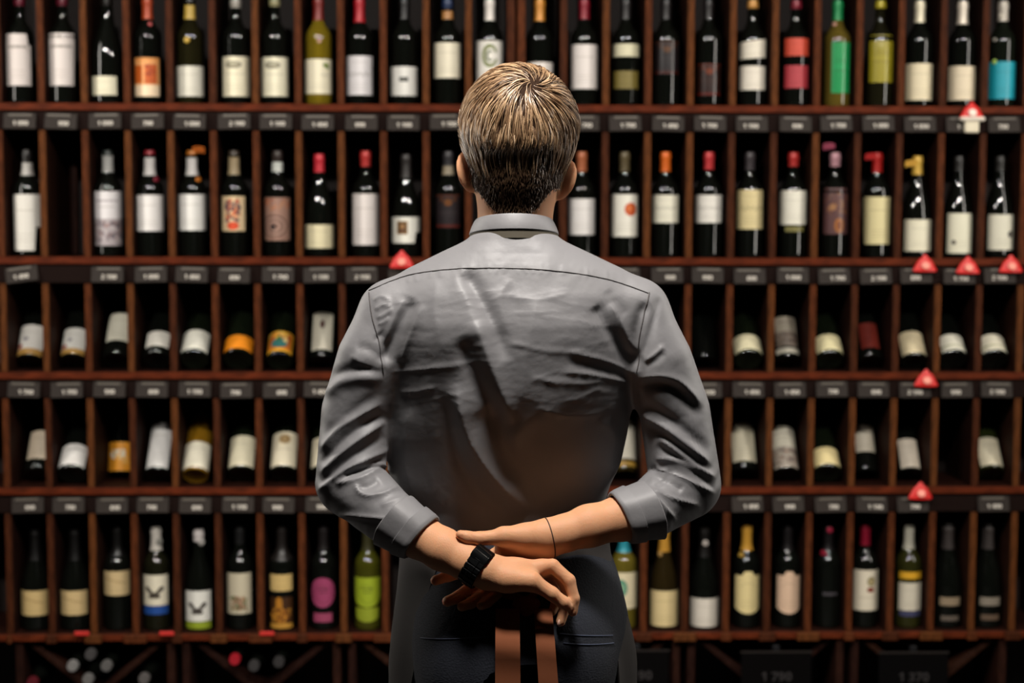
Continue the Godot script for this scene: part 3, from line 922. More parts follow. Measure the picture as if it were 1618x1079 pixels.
		2: return [
			[0, -1, "bordeaux", 37, 34, BLK, "100e0e", 0, [[513, 570, 40, 29, "e0dcd4", ""]], "leaning bottle with gold-footed white label, nearest the frame", {}],
			[0, 0, "bordeaux", 112, 37, BLK, "100e0e", 0, [[518, 568, 37, 29, "dad8d0", ""]], "leaning bottle with brown-footed white label", {}],
			[0, 1, "burgundy", 180, 40, BLK, "100e0e", 0, [[494, 537, 36, 0, "d2cebc", ""]], "leaning dark bottle with high greyish cream label", {}],
			[0, 2, "burgundy", 245, 45, BLK, "100e0e", 0, [[523, 546, 37, 0, "dedacf", ""]], "leaning dark bottle with short white label", {}],
			[0, 3, "burgundy", 304, 50, GRN, "100e0e", 0, [[521, 565, 43, 0, "e2e0d2", ""]], "leaning green-black bottle with wide plain white label", {}],
			[0, 4, "champagne", 374, 48, GRN, "100e0e", 0, [[529, 564, 46, 0, "e88a12", ""]], "leaning stout bottle with bright orange label", {}],
			[0, 5, "bordeaux", 440, 48, GRN, "100e0e", 0, [[523, 568, 40, 17, "ecdca8", ""]], "leaning bottle with yellow label bearing a blue picture", {}],
			[0, 6, "bordeaux", 507, 32, BLK, "100e0e", 0, [[493, 552, 33, 19, "dcd6c2", ""]], "leaning bottle with narrow cream label and dark red emblem", {}],
			[1, 4, "bordeaux", 1115, 29, BLK, "1c0c0e", 0, [], "unlabelled black bottle leaning in shadow beside the man's sleeve", {}],
			[1, 5, "burgundy", 1185, 50, GRN, "100e0e", 0, [[528, 565, 45, 0, "dcd4b0", "round2"]], "leaning bottle with domed cream label", {}],
			[1, 6, "bordeaux", 1247, 32, BLK, "100e0e", 0, [[500, 546, 35, 15, "a89e8c", ""], [549, 557, 37, 0, "ccc6b4", ""]], "leaning bottle with brownish picture label above a white strip", {}],
			[1, 7, "burgundy", 1314, 48, GRN, "100e0e", 0, [[528, 563, 43, 0, "e2d8aa", ""]], "leaning green-black bottle with warm cream label", {}],
			[1, 8, "bordeaux", 1379, 37, BLK, "100e0e", 0, [[510, 549, 30, 25, "742a22", "", 0.3]], "leaning dark bottle with dull red label", {}],
			[1, 9, "bordeaux", 1448, 42, BLK, "100e0e", 0, [[523, 568, 40, 0, "dccda8", ""]], "leaning bottle with beige label above a red marker", {}],
			[1, 10, "burgundy", 1510, 48, BLK, "100e0e", 0, [[528, 571, 39, 30, "dcd8c6", ""]], "leaning bottle with green-lined white label, nearer the beige one", {}],
			[1, 11, "burgundy", 1575, 48, BLK, "100e0e", 0, [[528, 570, 41, 30, "dcd6c0", ""]], "leaning bottle with green-lined white label in the end pigeonhole", {}],
		]
		3: return [
			[0, -1, "burgundy", 56, 37, BLK, "100e0e", 0, [[680, 724, 35, 0, "cbbba4", ""]], "leaning dark bottle with beige label, nearest the frame", {}],
			[0, 0, "burgundy", 110, 50, BLK, "100e0e", 0, [[701, 751, 42, 1, "dedbd6", ""]], "leaning bottle with wide white label headed by small dark print", {}],
			[0, 1, "bordeaux", 179, 16, BLK, "100e0e", 0, [[698, 752, 41, 21, "ffffff", ""]], "bottle with golden orange label splashed white", {}],
			[0, 2, "bordeaux", 246, 42, BLK, "100e0e", 0, [[668, 737, 35, 0, "d8d6d2", ""]], "leaning bottle with tall narrow white label", {}],
			[0, 3, "bordeaux", 306, 45, "7c5a14", "100e0e", 0, [[697, 748, 42, 0, "e4dec8", ""]], "leaning golden white-wine bottle with cream label", {}],
			[0, 4, "burgundy", 379, 42, GRN, "100e0e", 0, [[688, 737, 41, 0, "e0d8ba", ""]], "leaning dark bottle with plain warm cream label", {}],
			[0, 5, "burgundy", 446, 42, GRN, "100e0e", 0, [[682, 742, 41, 20, "e4dabe", ""]], "leaning bottle with a brown circle on its cream label", {}],
			[0, 6, "burgundy", 510, 42, GRN, "100e0e", 0, [[690, 740, 41, 0, "ded4b8", ""]], "leaning cream-labelled bottle half hidden by the man's elbow", {}],
			[1, 2, "bordeaux", 988, 29, "2a220c", "100e0e", 0, [[664, 724, 38, 0, "dcd6c4", ""], [728, 736, 38, 0, "a88434", ""]], "bottle with gold strip under white label, glimpsed inside the bent arm", {}],
			[1, 3, "bordeaux", 1052, 29, BLK, "100e0e", 0, [[690, 742, 38, 0, "e0dcd0", ""]], "white-labelled bottle almost hidden behind the man's bent arm", {}],
			[1, 5, "burgundy", 1179, 32, BLK, "100e0e", 0, [[667, 728, 39, 0, "d0c8ae", ""]], "leaning dark bottle with tall greyish cream label", {}],
			[1, 6, "bordeaux", 1245, 40, BLK, "100e0e", 0, [[673, 744, 40, 15, "d6d0bc", ""]], "leaning bottle with grey picture on a tall cream label", {}],
			[1, 7, "burgundy", 1310, 48, GRN, "100e0e", 0, [[706, 744, 42, 0, "e2d098", ""]], "leaning bottle with low yellowish cream label", {}],
			[1, 8, "bordeaux", 1373, 29, BLK, "100e0e", 0, [[671, 713, 32, 0, "d0c6b2", ""]], "dark bottle with small high beige label", {}],
			[1, 9, "bordeaux", 1444, 34, BLK, "100e0e", 0, [[693, 743, 32, 0, "dacebb", ""]], "leaning bottle with beige label turned aside, above a red marker", {"yaw": -12}],
			[1, 11, "burgundy", 1570, 40, "20260f", "100e0e", 0, [[691, 743, 37, 0, "d4cbb0", ""]], "leaning greenish bottle with cream label past the empty pigeonhole", {}],
		]
	return [
			[0, -1, "burgundy", 52, 0, BLK, "0e0d0c", 900, [[934, 973, 45, 28, "c8ad76", ""]], "sloping bottle with tan label, nearest the frame", {}],
			[0, 0, "burgundy", 113, 0, BLK, "0e0d0c", 900, [[934, 972, 43, 28, "c8ae7c", ""]], "sloping bottle with tan script label, second of that pair", {}],
			[0, 1, "bordeaux", 182, 0, BLK, "0e0d0c", 880, [[903, 941, 42, 28, "c6ae80", ""]], "square-shouldered bottle with small high tan label", {}],
			[0, 2, "bordeaux", 241, 0, "16160c", "c8c2b8", 870, [[909, 957, 40, 8, "dcd4bc", ""], [958, 971, 40, 0, "1c4890", ""]], "bottle with dark butterfly on cream label over a blue strip", {"dots": [[48, 856, 0.011, "8a8880"]]}],
			[0, 3, "burgundy", 312, 0, BLK, "d0c8c4", 856, [[934, 982, 41, 8, "dcdad0", ""], [983, 994, 41, 0, "8c9c24", ""]], "bottle with dark butterfly on white label over a green strip", {"dots": [[40, 857, 0.01, "a8a49e"]]}],
			[0, 4, "bordeaux", 377, 0, BLK, "181818", 860, [[906, 970, 39, 16, "c4baa0", ""]], "bottle with greyish label picturing pink rooftops", {}],
			[0, 5, "bordeaux", 444, 0, BLK, "1c1816", 890, [[908, 934, 36, 0, "ceb070", ""], [944, 995, 36, 13, "e0c890", ""]], "bottle with tan label above an ornate gold picture", {}],
			[0, 6, "bordeaux", 510, 0, BLK, "1a1616", 870, [[913, 960, 38, 14, "983c60", "round"], [969, 983, 30, 0, "98405e", ""]], "bottle with round pink label over a pink strip", {}],
			[0, 7, "bordeaux", 580, 0, "3c3c0e", "35331c", 870, [[913, 960, 41, 14, "94a422", "cup"], [961, 983, 36, 0, "8c9824", "cup"]], "yellow-green bottle with lime green cup-shaped label", {}],
			[1, 2, "bordeaux", 987, 0, "5c521c", "2a8a98", 873, [[905, 962, 41, 31, "dacdaa", ""]], "bottle with turquoise capsule peeping from behind the apron", {}],
			[1, 3, "burgundy", 1051, 0, "241c0c", "c08c34", 872, [[934, 990, 45, 0, "d4bf8c", ""]], "golden-capped bottle with large low cream label", {"dots": [[-45, 876, 0.008, "b08a50"]]}],
			[1, 4, "burgundy", 1115, 0, BLK, "141210", 880, [[946, 991, 46, 0, "d2cabc", ""]], "black-capped bottle with low wide white label", {"dots": [[0, 858, 0.009, "a8a098"]]}],
			[1, 5, "bordeaux", 1182, 0, BLK, "c08e34", 870, [[903, 970, 40, 0, "dac890", "shield"]], "gold-capped bottle with cream shield label", {"dots": [[-45, 878, 0.009, "b08c3c"]]}],
			[1, 6, "bordeaux", 1247, 0, BLK, "161314", 870, [[903, 970, 38, 0, "d4b498", "shield"]], "dark-capped bottle with pinkish shield label", {}],
			[1, 7, "bordeaux", 1312, 0, BLK, "141112", 870, [[936, 941, 24, 1, "3c383c", ""]], "black bottle with faint dark label and red medal", {"dots": [[0, 837, 0.009, "8c1c34"], [-46, 875, 0.01, "8c1c30"]]}],
			[1, 8, "bordeaux", 1370, 0, BLK, "801028", 862, [[901, 965, 41, 9, "d4cab4", ""]], "bottle with coloured crest on white label, dark red capsule", {}],
			[1, 9, "bordeaux", 1439, 0, "28280f", "b8b4a4", 868, [[904, 915, 36, 0, "d09c20", ""], [921, 965, 37, 0, "ccc4b0", ""], [966, 974, 35, 0, "3a3c5c", ""]], "bottle with yellow band over a white label", {}],
			[1, 10, "champagne", 1507, 0, BLK, "3c3634", 868, [[944, 957, 34, 0, "8c7a62", ""], [973, 981, 30, 0, "5c5248", ""]], "stout dark bottle with two dim strips, nearer the yellow-banded one", {}],
			[1, 11, "champagne", 1565, 0, BLK, "3c3634", 868, [[944, 957, 34, 0, "847a6c", ""], [971, 980, 30, 0, "5e4c3c", ""]], "stout dark bottle with two dim strips, at the rack's end", {}],
	]

var tag_names := []

func make_bottles():
	M.atlas = make_atlas()
	for row in 5:
		var shelf: float = SHELF_Y[row] + SHELF_T / 2 + 0.0006
		for t in table(row):
			var kind: String = t[2]
			var th := deg_to_rad(float(t[4]))
			var rb: float = 0.0362 if kind == "bordeaux" else (0.0396 if kind == "burgundy" else 0.0420)
			var rbody: float = radius_at(kind, 0.05)
			var tall: float = outline(kind)[-1][1]
			# the neck of a leaning bottle touches the back board
			var z := -0.062 if t[4] == 0 else -DEPTH + tall * sin(th) + 0.0165 * cos(th) + 0.001
			if row == 4: z = -0.07
			var y := shelf + rb * sin(th)
			var mid: float = 0.0
			for l in t[8]: mid = maxf(mid, l[1])
			if mid == 0.0: mid = 560.0 if row == 2 else 900.0
			var zf := z + rbody * cos(th)
			var x := on_rack(t[3], mid, zf).x
			var lo := div_x(t[0], t[1]) + 0.0105 + rbody
			x = clampf(x, lo, div_x(t[0], t[1] + 1) - 0.0105 - rbody)
			var base := Vector3(x, y, z)
			var along := func(py: float) -> float:
				var a := -0.03
				var b := 0.32
				for s in 24:
					var m := (a + b) / 2
					var r := radius_at(kind, maxf(m, 0.012))
					var p := base + Vector3(0, cos(th), -sin(th)) * m + Vector3(0, sin(th), cos(th)) * r
					if px_of(p).y > py: a = m
					else: b = m
				return a
			var d := {"kind": kind, "glass": t[5], "at": base, "group": "wine bottles on the " + ROW_NAME[row]}
			d.label = "%s, %s" % [t[9], ROW_NAME[row]]
			var ex: Dictionary = t[10]
			if t[6] != "" and t[7] != 0: d.cap = [t[6], clampf(along.call(t[7]), 0.205, tall - 0.008)]
			elif t[6] != "": d.cap = [t[6], 0.24]
			var ls := []
			for l in t[8]:
				var y0: float = maxf(along.call(l[1]), 0.006)
				var y1: float = along.call(l[0])
				var half := rad_to_deg(asin(clampf((l[2] - 1.0) / 2.0 / RACK_PX / rbody, 0.1, 0.992)))
				ls.append([y0, y1, half, l[3], l[4], l[5] if l.size() > 5 else "", l[6] if l.size() > 6 else 0.55])
			d.labels = ls
			var bs := []
			for b in ex.get("bands", []): bs.append([along.call(b[1]), along.call(b[0]), b[2]])
			d.bands = bs
			var ds := []
			for q in ex.get("dots", []): ds.append([q[0], along.call(q[1]), q[2], q[3]])
			d.dots = ds
			if ex.has("bow"): d.bow = [ex.bow[0], along.call(ex.bow[1]), ex.bow[2]]
			var o := make_bottle(d)
			var turn: float = ex.get("yaw", 0.0)
			o.rotation = Vector3(-th, deg_to_rad(turn) if t[4] == 0 else 0.0, 0.0)
			tag_names.append([row, t[0], t[1], t[9]])

# ------------------------------------------------------------------ price tags and markers
func digits(s: String, size: float) -> TextMesh:
	var t := TextMesh.new()
	t.text = s
	t.font_size = 32
	t.pixel_size = size / 23.0
	t.depth = 0.0008
	t.curve_step = 3.0
	var f := SystemFont.new()
	f.font_names = PackedStringArray(["Droid Sans"])
	f.font_weight = 700
	t.font = f
	return t

# at most 16 words: the shelf is named where it fits
func tag_label(what: String, shelf: String) -> String:
	var s := "price tag under the " + what
	return s + ", " + shelf if (s + " " + shelf).split(" ").size() <= 16 else s

func make_tags():
	var tag_body := MB.new()
	tag_body.box(Vector3(-0.0455, -0.0225, -0.003), Vector3(0.0455, 0.0225, 0.003), 0.0015)
	var body := tag_body.mesh(false)
	var lip := box_mesh(Vector3(0.066, 0.007, 0.004), 0.001)
	var texts := {}
	var r2 := RandomNumberGenerator.new()
	r2.seed = 21
	for e in tag_names:
		var row: int = e[0]
		if row == 4: continue
		if row == 2 and e[1] == 1 and e[2] < 4: continue
		if row == 3 and e[1] == 1 and e[2] < 5: continue
		var x := cell_x(e[1], e[2]) + r2.randf_range(-0.006, 0.0)
		var y: float = SHELF_Y[row] - SHELF_T / 2 - 0.0305 + r2.randf_range(-0.002, 0.001)
		var o := thing("price_tag", tag_label(e[3], ROW_NAME[row]), "price tag", Vector3(x, y, 0.001), "price tags on the shelf edges")
		put("tag_plate", body, M.tag, o, Vector3(0, 0, 0))
		put("tag_clip", lip, M.tag_lip, o, Vector3(r2.randf_range(-0.006, 0.006), 0.0165, 0.0042))
		var s: String = ["1 190", "990", "890", "1 490", "1 790", "790", "1 090", "2 190"][r2.randi_range(0, 7)]
		if not texts.has(s): texts[s] = digits(s, 0.0125)
		put("price_number", texts[s], M.ink, o, Vector3(r2.randf_range(-0.004, 0.010), -0.0065, 0.0034))
		o.rotation = Vector3(deg_to_rad(-12.0), 0, deg_to_rad(r2.randf_range(-1.5, 1.5)))
		if row == 1 and e[2] == -1 and e[1] == 0: o.rotation.z = deg_to_rad(8.0)
	# red bell-shaped markers clipped to shelf edges
	var bells := [
		[635, 409, "red bell-shaped marker on the second shelf's edge above the man's shoulder", false],
		[1461, 415, "red bell-shaped marker below the yellow-capped bottle", false],
		[1529, 418, "red bell-shaped marker below the bottle with a small low mark", false],
		[1597, 416, "red bell-shaped marker below the bottle with a side mark, at the rack's end", false],
		[1463, 596, "red bell-shaped marker on the third shelf's edge", false],
		[1454, 774, "red bell-shaped marker on the fourth shelf's edge", false],
		[1535, 174, "red and white bell-shaped marker on the top shelf's edge", true]]
	for b in bells:
		var p := on_rack(b[0], b[1] + 14, 0.012)
		var o := thing("shelf_marker", b[2], "shelf marker", p, "red markers on the shelf edges")
		var prof := [Vector2(0.0, 0.0), Vector2(0.033, 0.0), Vector2(0.0345, 0.003), Vector2(0.033, 0.008), Vector2(0.0275, 0.017), Vector2(0.023, 0.027), Vector2(0.016, 0.035), Vector2(0.0085, 0.041), Vector2(0.005, 0.047), Vector2(0.0, 0.050)]
		var m := MB.new()
		m.lathe(prof, 24, -PI / 2, PI / 2)
		for k in m.v.size(): m.v[k].z *= 0.35
		var white: bool = b[3]
		put("bell", m.mesh(true, 50), plain_mat(rgb8(206, 28, 22), 0.45), o)
		var seal := MB.new()
		seal.lathe([Vector2(0.0, 0.001), Vector2(0.0105, 0.001), Vector2(0.0115, -0.001)], 18)
		put("seal", seal.mesh(true, 30), plain_mat(rgb8(238, 150, 130) if not white else rgb8(240, 225, 210), 0.5), o, Vector3(0, 0.018, 0.0125), Basis(Vector3.RIGHT, deg_to_rad(64.0)))
		if white:
			put("brim", box_mesh(Vector3(0.07, 0.012, 0.024), 0.004, Vector3(0, 0.0, 0.006)), plain_mat(rgb8(226, 216, 200), 0.5), o)
			put("pillar", box_mesh(Vector3(0.04, 0.034, 0.012), 0.003, Vector3(0, -0.022, 0.004)), plain_mat(rgb8(216, 206, 180), 0.5), o)
		put("clip", box_mesh(Vector3(0.012, 0.02, 0.01), 0.001, Vector3(0, 0.012, -0.004)), M.metal, o)
	# red card strips on the lowest shelf's edge
	for k in 3:
		var p := on_rack([130, 264, 422][k], 1000, 0.012)
		put_tag_strip(p, ["red strip on the lowest shelf edge below the tan pair of bottles", "red strip on the lowest shelf edge below the blue-striped butterfly bottle", "red strip on the lowest shelf edge below the gold picture bottle"][k])

func put_tag_strip(p: Vector3, label: String):
	var o := put("shelf_strip", box_mesh(Vector3(0.042, 0.012, 0.004), 0.0015), plain_mat(rgb8(190, 46, 40), 0.4), self, p + Vector3(0, 0, 0.006))
	tag(o, label, "shelf strip", "red strips on the lowest shelf")

# ------------------------------------------------------------------ bins with crossed boards under the shelves
func make_bins():
	var top: float = SHELF_Y[4] - SHELF_T / 2
	var bins := []
	for q in [[0, -1, 3], [0, 3, 7], [0, 7, 11], [1, 0, 4], [1, 4, 8], [1, 8, 12]]:
		bins.append([div_x(q[0], q[1]), div_x(q[0], q[2])])
	var rack: Node = get_node("wine_rack")
	var rack2: Node = get_node("wine_rack_001")
	for k in bins.size():
		var x0: float = bins[k][0]
		var x1: float = bins[k][1]
		var owner_rack: Node = rack if k < 3 else rack2
		put("bin_post", box_mesh(Vector3(0.022, top - 0.02, DEPTH - 0.02), 0.002, Vector3(x0 + 0.022, (top + 0.02) / 2, -DEPTH / 2)), M.wood1, owner_rack)
		put("bin_post", box_mesh(Vector3(0.022, top - 0.02, DEPTH - 0.02), 0.002, Vector3(x1 - 0.022, (top + 0.02) / 2, -DEPTH / 2)), M.wood0, owner_rack)
		var w := x1 - x0 - 0.07
		var h := top - 0.0
		var len := sqrt(w * w + h * h) - 0.045
		var ang := atan2(h, w)
		for s in [-1, 1]:
			put("cross_board", box_mesh(Vector3(len, 0.018, DEPTH - 0.04), 0.002), M["wood%d" % (k % 3)], owner_rack, Vector3((x0 + x1) / 2, (top + 0.012) / 2, -DEPTH / 2 - 0.001 * (s + 1)), Basis(Vector3.BACK, ang * s))
	# bottles lying in the bins, capsule end outwards
	var lying := [
		[120, 1046, "807e7c", "bottle lying in the bin, brightest grey capsule end"],
		[148, 1028, "464444", "bottle lying in the bin, highest grey capsule end"],
		[173, 1046, "605e5c", "bottle lying in the bin, grey capsule end near the crossing board"],
		[144, 1067, "6c6a68", "bottle lying in the bin, lowest grey capsule end"],
		[232, 1066, "5c5856", "bottle lying in the bin, grey capsule end beside the bin post"],
		[57, 1072, "5a1a22", "bottle lying in the bin, dull crimson capsule end"],
		[374, 1036, "a01c28", "bottle lying in the bin, bright red capsule end"],
		[404, 1046, "3a3838", "bottle lying in the bin, dark capsule end beside the red one"],
		[443, 1040, "343232", "bottle lying in the bin, dark capsule end second from the red one"]]
	for b in lying:
		var p := on_rack(b[0], b[1], -0.02)
		p.z = -DEPTH + 0.001
		var o := thing("wine_bottle", b[3], "wine bottle", p, "wine bottles lying in the lower bins")
		put("glass", glass_mesh("slim"), plain_mat(hexc(BLK), 0.07), o)
		put("capsule", sleeve_mesh("slim", 0.278, 0.300), plain_mat(hexc(b[2]), 0.38, 0.15), o)
		o.rotation.x = PI / 2
	# larger black price boards hung before the bins
	var boards := [
		[1006, 1027, 104, "1 190", "black price board before the bins beside the man's apron"],
		[1227, 1029, 114, "1 790", "black price board before the bins below the shield-labelled bottles"],
		[1444, 1030, 112, "1 370", "black price board before the bins below the yellow-banded bottle"]]
	for b in boards:
		var p := on_rack(b[0], b[1], 0.03)
		var w: float = b[2] / RACK_PX
		var o := thing("price_board", b[4], "price board", p, "black price boards before the bins")
		put("board", box_mesh(Vector3(w, 0.15, 0.006), 0.002, Vector3(0, -0.075, 0)), mat(rgb8(8, 7, 7), 0.95, 0.0, 0.12), o)
		put("rim", box_mesh(Vector3(w + 0.004, 0.005, 0.009), 0.001, Vector3(0, -0.002, 0)), mat(rgb8(34, 30, 28), 0.8, 0.0, 0.2), o)
		put("price_number", digits(b[3], 0.026), plain_mat(rgb8(34, 30, 30), 0.7), o, Vector3(0.0, -0.074, 0.0034))
		put("hook", box_mesh(Vector3(0.02, 0.03, 0.02), 0.002, Vector3(0, 0.0, -0.012)), M.metal, o)

# ------------------------------------------------------------------ the man: distance fields, meshed as surface nets
func cone(p: Vector3, a: Vector3, b: Vector3, ra: float, rb: float) -> float:
	var ba := b - a
	var pa := p - a
	var h := clampf(pa.dot(ba) / ba.dot(ba), 0.0, 1.0)
	return (pa - ba * h).length() - lerpf(ra, rb, h)

func smin(a: float, b: float, k: float) -> float:
	var h := maxf(k - absf(a - b), 0.0) / k
	return minf(a, b) - h * h * k * 0.25

func ell(p: Vector3, c: Vector3, r: Vector3) -> float:
	var q := p - c
	var k0 := (q / r).length()
	var k1 := (q / (r * r)).length()
	return k0 * (k0 - 1.0) / maxf(k1, 1e-6)

# surface nets of f over a box: one vertex in every cell the surface crosses, one quad round every crossed edge
func nets(f: Callable, lo: Vector3, hi: Vector3, cell: float, b: MB, slack := 1.35):
	var n := Vector3i(((hi - lo) / cell / 4.0).ceil()) * 4
	var nx := n.x + 1
	var nxy := nx * (n.y + 1)
	var val := PackedFloat32Array()
	val.resize(nxy * (n.z + 1))
	val.fill(1e9)
	var cellv := PackedInt32Array()
	cellv.resize(nxy * (n.z + 1))
	cellv.fill(-1)
	var blocks := PackedInt32Array()
	var reach := 4.0 * cell * 0.87 * slack
	for bz in range(0, n.z, 4):
		for by in range(0, n.y, 4):
			for bx in range(0, n.x, 4):
				var d: float = f.call(lo + Vector3(bx + 2, by + 2, bz + 2) * cell)
				if absf(d) > reach: continue
				blocks.append(bx); blocks.append(by); blocks.append(bz)
				for z in range(bz, bz + 5):
					for y in range(by, by + 5):
						var at := z * nxy + y * nx + bx
						for x in 5:
							if val[at + x] > 1e8: val[at + x] = f.call(lo + Vector3(bx + x, y, z) * cell)
	var corner := [0, 1, nx, nx + 1, nxy, nxy + 1, nxy + nx, nxy + nx + 1]
	var cpos := [Vector3(0, 0, 0), Vector3(1, 0, 0), Vector3(0, 1, 0), Vector3(1, 1, 0), Vector3(0, 0, 1), Vector3(1, 0, 1), Vector3(0, 1, 1), Vector3(1, 1, 1)]
	var edges := [[0, 1], [2, 3], [4, 5], [6, 7], [0, 2], [1, 3], [4, 6], [5, 7], [0, 4], [1, 5], [2, 6], [3, 7]]
	var cells := PackedInt32Array()
	for k in range(0, blocks.size(), 3):
		for z in range(blocks[k + 2], blocks[k + 2] + 4):
			for y in range(blocks[k + 1], blocks[k + 1] + 4):
				for x in range(blocks[k], blocks[k] + 4):
					var at := z * nxy + y * nx + x
					var s := val[at] < 0.0
					if (val[at + 1] < 0.0) == s and (val[at + nx] < 0.0) == s and (val[at + nx + 1] < 0.0) == s and (val[at + nxy] < 0.0) == s and (val[at + nxy + 1] < 0.0) == s and (val[at + nxy + nx] < 0.0) == s and (val[at + nxy + nx + 1] < 0.0) == s:
						continue
					var sum := Vector3.ZERO
					var c := 0
					for e in edges:
						var va := val[at + corner[e[0]]]
						var vb := val[at + corner[e[1]]]
						if (va < 0.0) != (vb < 0.0):
							sum += (cpos[e[0]] as Vector3).lerp(cpos[e[1]], va / (va - vb))
							c += 1
					cellv[at] = b.vert(lo + (Vector3(x, y, z) + sum / c) * cell)
					cells.append(x); cells.append(y); cells.append(z)
	for k in range(0, cells.size(), 3):
		var x := cells[k]
		var y := cells[k + 1]
		var z := cells[k + 2]
		var at := z * nxy + y * nx + x
		var s := val[at] < 0.0
		if y > 0 and z > 0 and (val[at + 1] < 0.0) != s: net_quad(b, s, cellv[at], cellv[at - nx], cellv[at - nx - nxy], cellv[at - nxy])
		if x > 0 and z > 0 and (val[at + nx] < 0.0) != s: net_quad(b, s, cellv[at], cellv[at - nxy], cellv[at - nxy - 1], cellv[at - 1])
		if x > 0 and y > 0 and (val[at + nxy] < 0.0) != s: net_quad(b, s, cellv[at], cellv[at - 1], cellv[at - 1 - nx], cellv[at - nx])

func net_quad(b: MB, inside: bool, p: int, q: int, r: int, s: int):
	if p < 0 or q < 0 or r < 0 or s < 0: return
	if inside: b.quad(p, s, r, q)
	else: b.quad(p, q, r, s)

func pxm(r: float, z := 0.0) -> float:       # pixels to metres at the man's plane
	return r * (EYE.z - MAN_Z - z) / FOCAL

# ---- shirt
var torso_n := 90
var torso_y0 := 0.0
var torso_y1 := 0.0
var torso_cx := PackedFloat32Array()
var torso_a := PackedFloat32Array()
var torso_cz := PackedFloat32Array()
var torso_b := PackedFloat32Array()
var limbs := []

func prepare_torso():
	# pixel row, outline at either side, depth of back and of front
	var t := [[344, 762, 862, -0.072, -0.175], [366, 758, 866, -0.058, -0.185], [384, 742, 882, -0.0525, -0.20], [402, 706, 918, -0.046, -0.215], [430, 655, 970, -0.030, -0.23], [470, 618, 1003, -0.010, -0.24], [515, 606, 1007, 0.003, -0.245], [540, 606, 1006, 0.0045, -0.25],
		[560, 606, 1005, 0.0038, -0.25], [580, 607, 1004, 0.0018, -0.25], [600, 608, 1003, -0.0014, -0.25], [625, 609, 1002, -0.007, -0.25], [650, 609, 1000, -0.0135, -0.25], [700, 607, 993, -0.029, -0.245], [750, 611, 983, -0.046, -0.24], [790, 618, 966, -0.057, -0.24],
		[830, 630, 955, -0.067, -0.24], [870, 641, 955, -0.070, -0.24], [915, 648, 957, -0.070, -0.24]]
	torso_y0 = P(809, 344).y
	torso_y1 = P(809, 915).y
	for k in torso_n + 1:
		var y := lerpf(torso_y0, torso_y1, float(k) / torso_n)
		var row := 0
		while row < t.size() - 2 and P(809, t[row + 1][0]).y > y: row += 1
		var ya := P(809, t[row][0]).y
		var yb := P(809, t[row + 1][0]).y
		var f := clampf((ya - y) / (ya - yb), 0, 1)
		var zb := lerpf(t[row][3], t[row + 1][3], f)
		var zf := lerpf(t[row][4], t[row + 1][4], f)
		var l := lerpf(t[row][1], t[row + 1][1], f)
		var r := lerpf(t[row][2], t[row + 1][2], f)
		var py := lerpf(t[row][0], t[row + 1][0], f)
		var zm := (zb + zf) / 2
		var xl := P(l, py, zm + 0.03).x
		var xr := P(r, py, zm + 0.03).x
		torso_cx.append((xl + xr) / 2)
		torso_a.append((xr - xl) / 2)
		torso_cz.append(MAN_Z + zm)
		torso_b.append((zb - zf) / 2)

func torso(p: Vector3) -> float:
	var f := clampf((torso_y0 - p.y) / (torso_y0 - torso_y1), 0.0, 0.9999) * torso_n
	var k := int(f)
	f -= k
	var a := lerpf(torso_a[k], torso_a[k + 1], f)
	var b := lerpf(torso_b[k], torso_b[k + 1], f)
	var x := absf(p.x - lerpf(torso_cx[k], torso_cx[k + 1], f))
	var z := absf(p.z - lerpf(torso_cz[k], torso_cz[k + 1], f))
	var q := pow(pow(x / a, 2.45) + pow(z / b, 2.45), 1.0 / 2.45)
	var d := (q - 1.0) * sqrt(x * x + z * z) / maxf(q, 0.2)
	if q < 0.2: d = -b * 0.8
	return maxf(d, maxf(p.y - torso_y0, torso_y1 - p.y))

func limb(pts: Array) -> Array:
	var out := []
	for k in pts.size() - 1:
		var a = pts[k]
		var b = pts[k + 1]
		out.append([P(a[0], a[1], a[2]), P(b[0], b[1], b[2]), pxm(a[3], a[2]), pxm(b[3], b[2])])
	return out

var cuff_l: Vector3
var cuff_r: Vector3
var cuff_l_dir: Vector3
var cuff_r_dir: Vector3

func prepare_shirt():
	prepare_torso()
	limbs = []
	# trapezius and shoulder, upper arm, forearm sleeve at either side
	limbs.append([0.045, limb([[772, 441, -0.105, 57], [624, 493, -0.095, 49]])])
	limbs.append([0.045, limb([[862, 441, -0.105, 57], [1001, 491, -0.095, 50]])])
	limbs.append([0.022, limb([[617, 497, -0.09, 49], [585, 565, -0.075, 52], [562, 650, -0.085, 54], [553, 762, -0.078, 55], [610, 812, -0.03, 46], [660, 846, 0.010, 40]])])
	limbs.append([0.022, limb([[1006, 495, -0.09, 50], [1040, 570, -0.078, 54], [1066, 650, -0.094, 56], [1083, 765, -0.095, 57], [1030, 803, -0.054, 47], [985, 818, -0.014, 41]])])
	cuff_l = P(663, 848, 0.011)
	cuff_l_dir = (P(700, 873, 0.029) - P(640, 833, 0.002)).normalized()
	cuff_r = P(984, 818, -0.014)
	cuff_r_dir = (P(950, 826, -0.004) - P(1020, 806, -0.025)).normalized()

func shirt(p: Vector3) -> float:
	var d := torso(p)
	for k in limbs.size():
		var l = limbs[k]
		var e := 1e9
		for s in l[1]:
			var ba: Vector3 = s[1] - s[0]
			var pa: Vector3 = p - s[0]
			var h := clampf(pa.dot(ba) / ba.length_squared(), 0.0, 1.0)
			e = minf(e, (pa - ba * h).length() - lerpf(s[2], s[3], h))
		# sleeves are cut square at the cuffs
		if k >= 2:
			var c := p - (cuff_l if k == 2 else cuff_r)
			if c.length_squared() < 0.01: e = maxf(e, c.dot(cuff_l_dir if k == 2 else cuff_r_dir))
		d = smin(d, e, l[0])
	return d

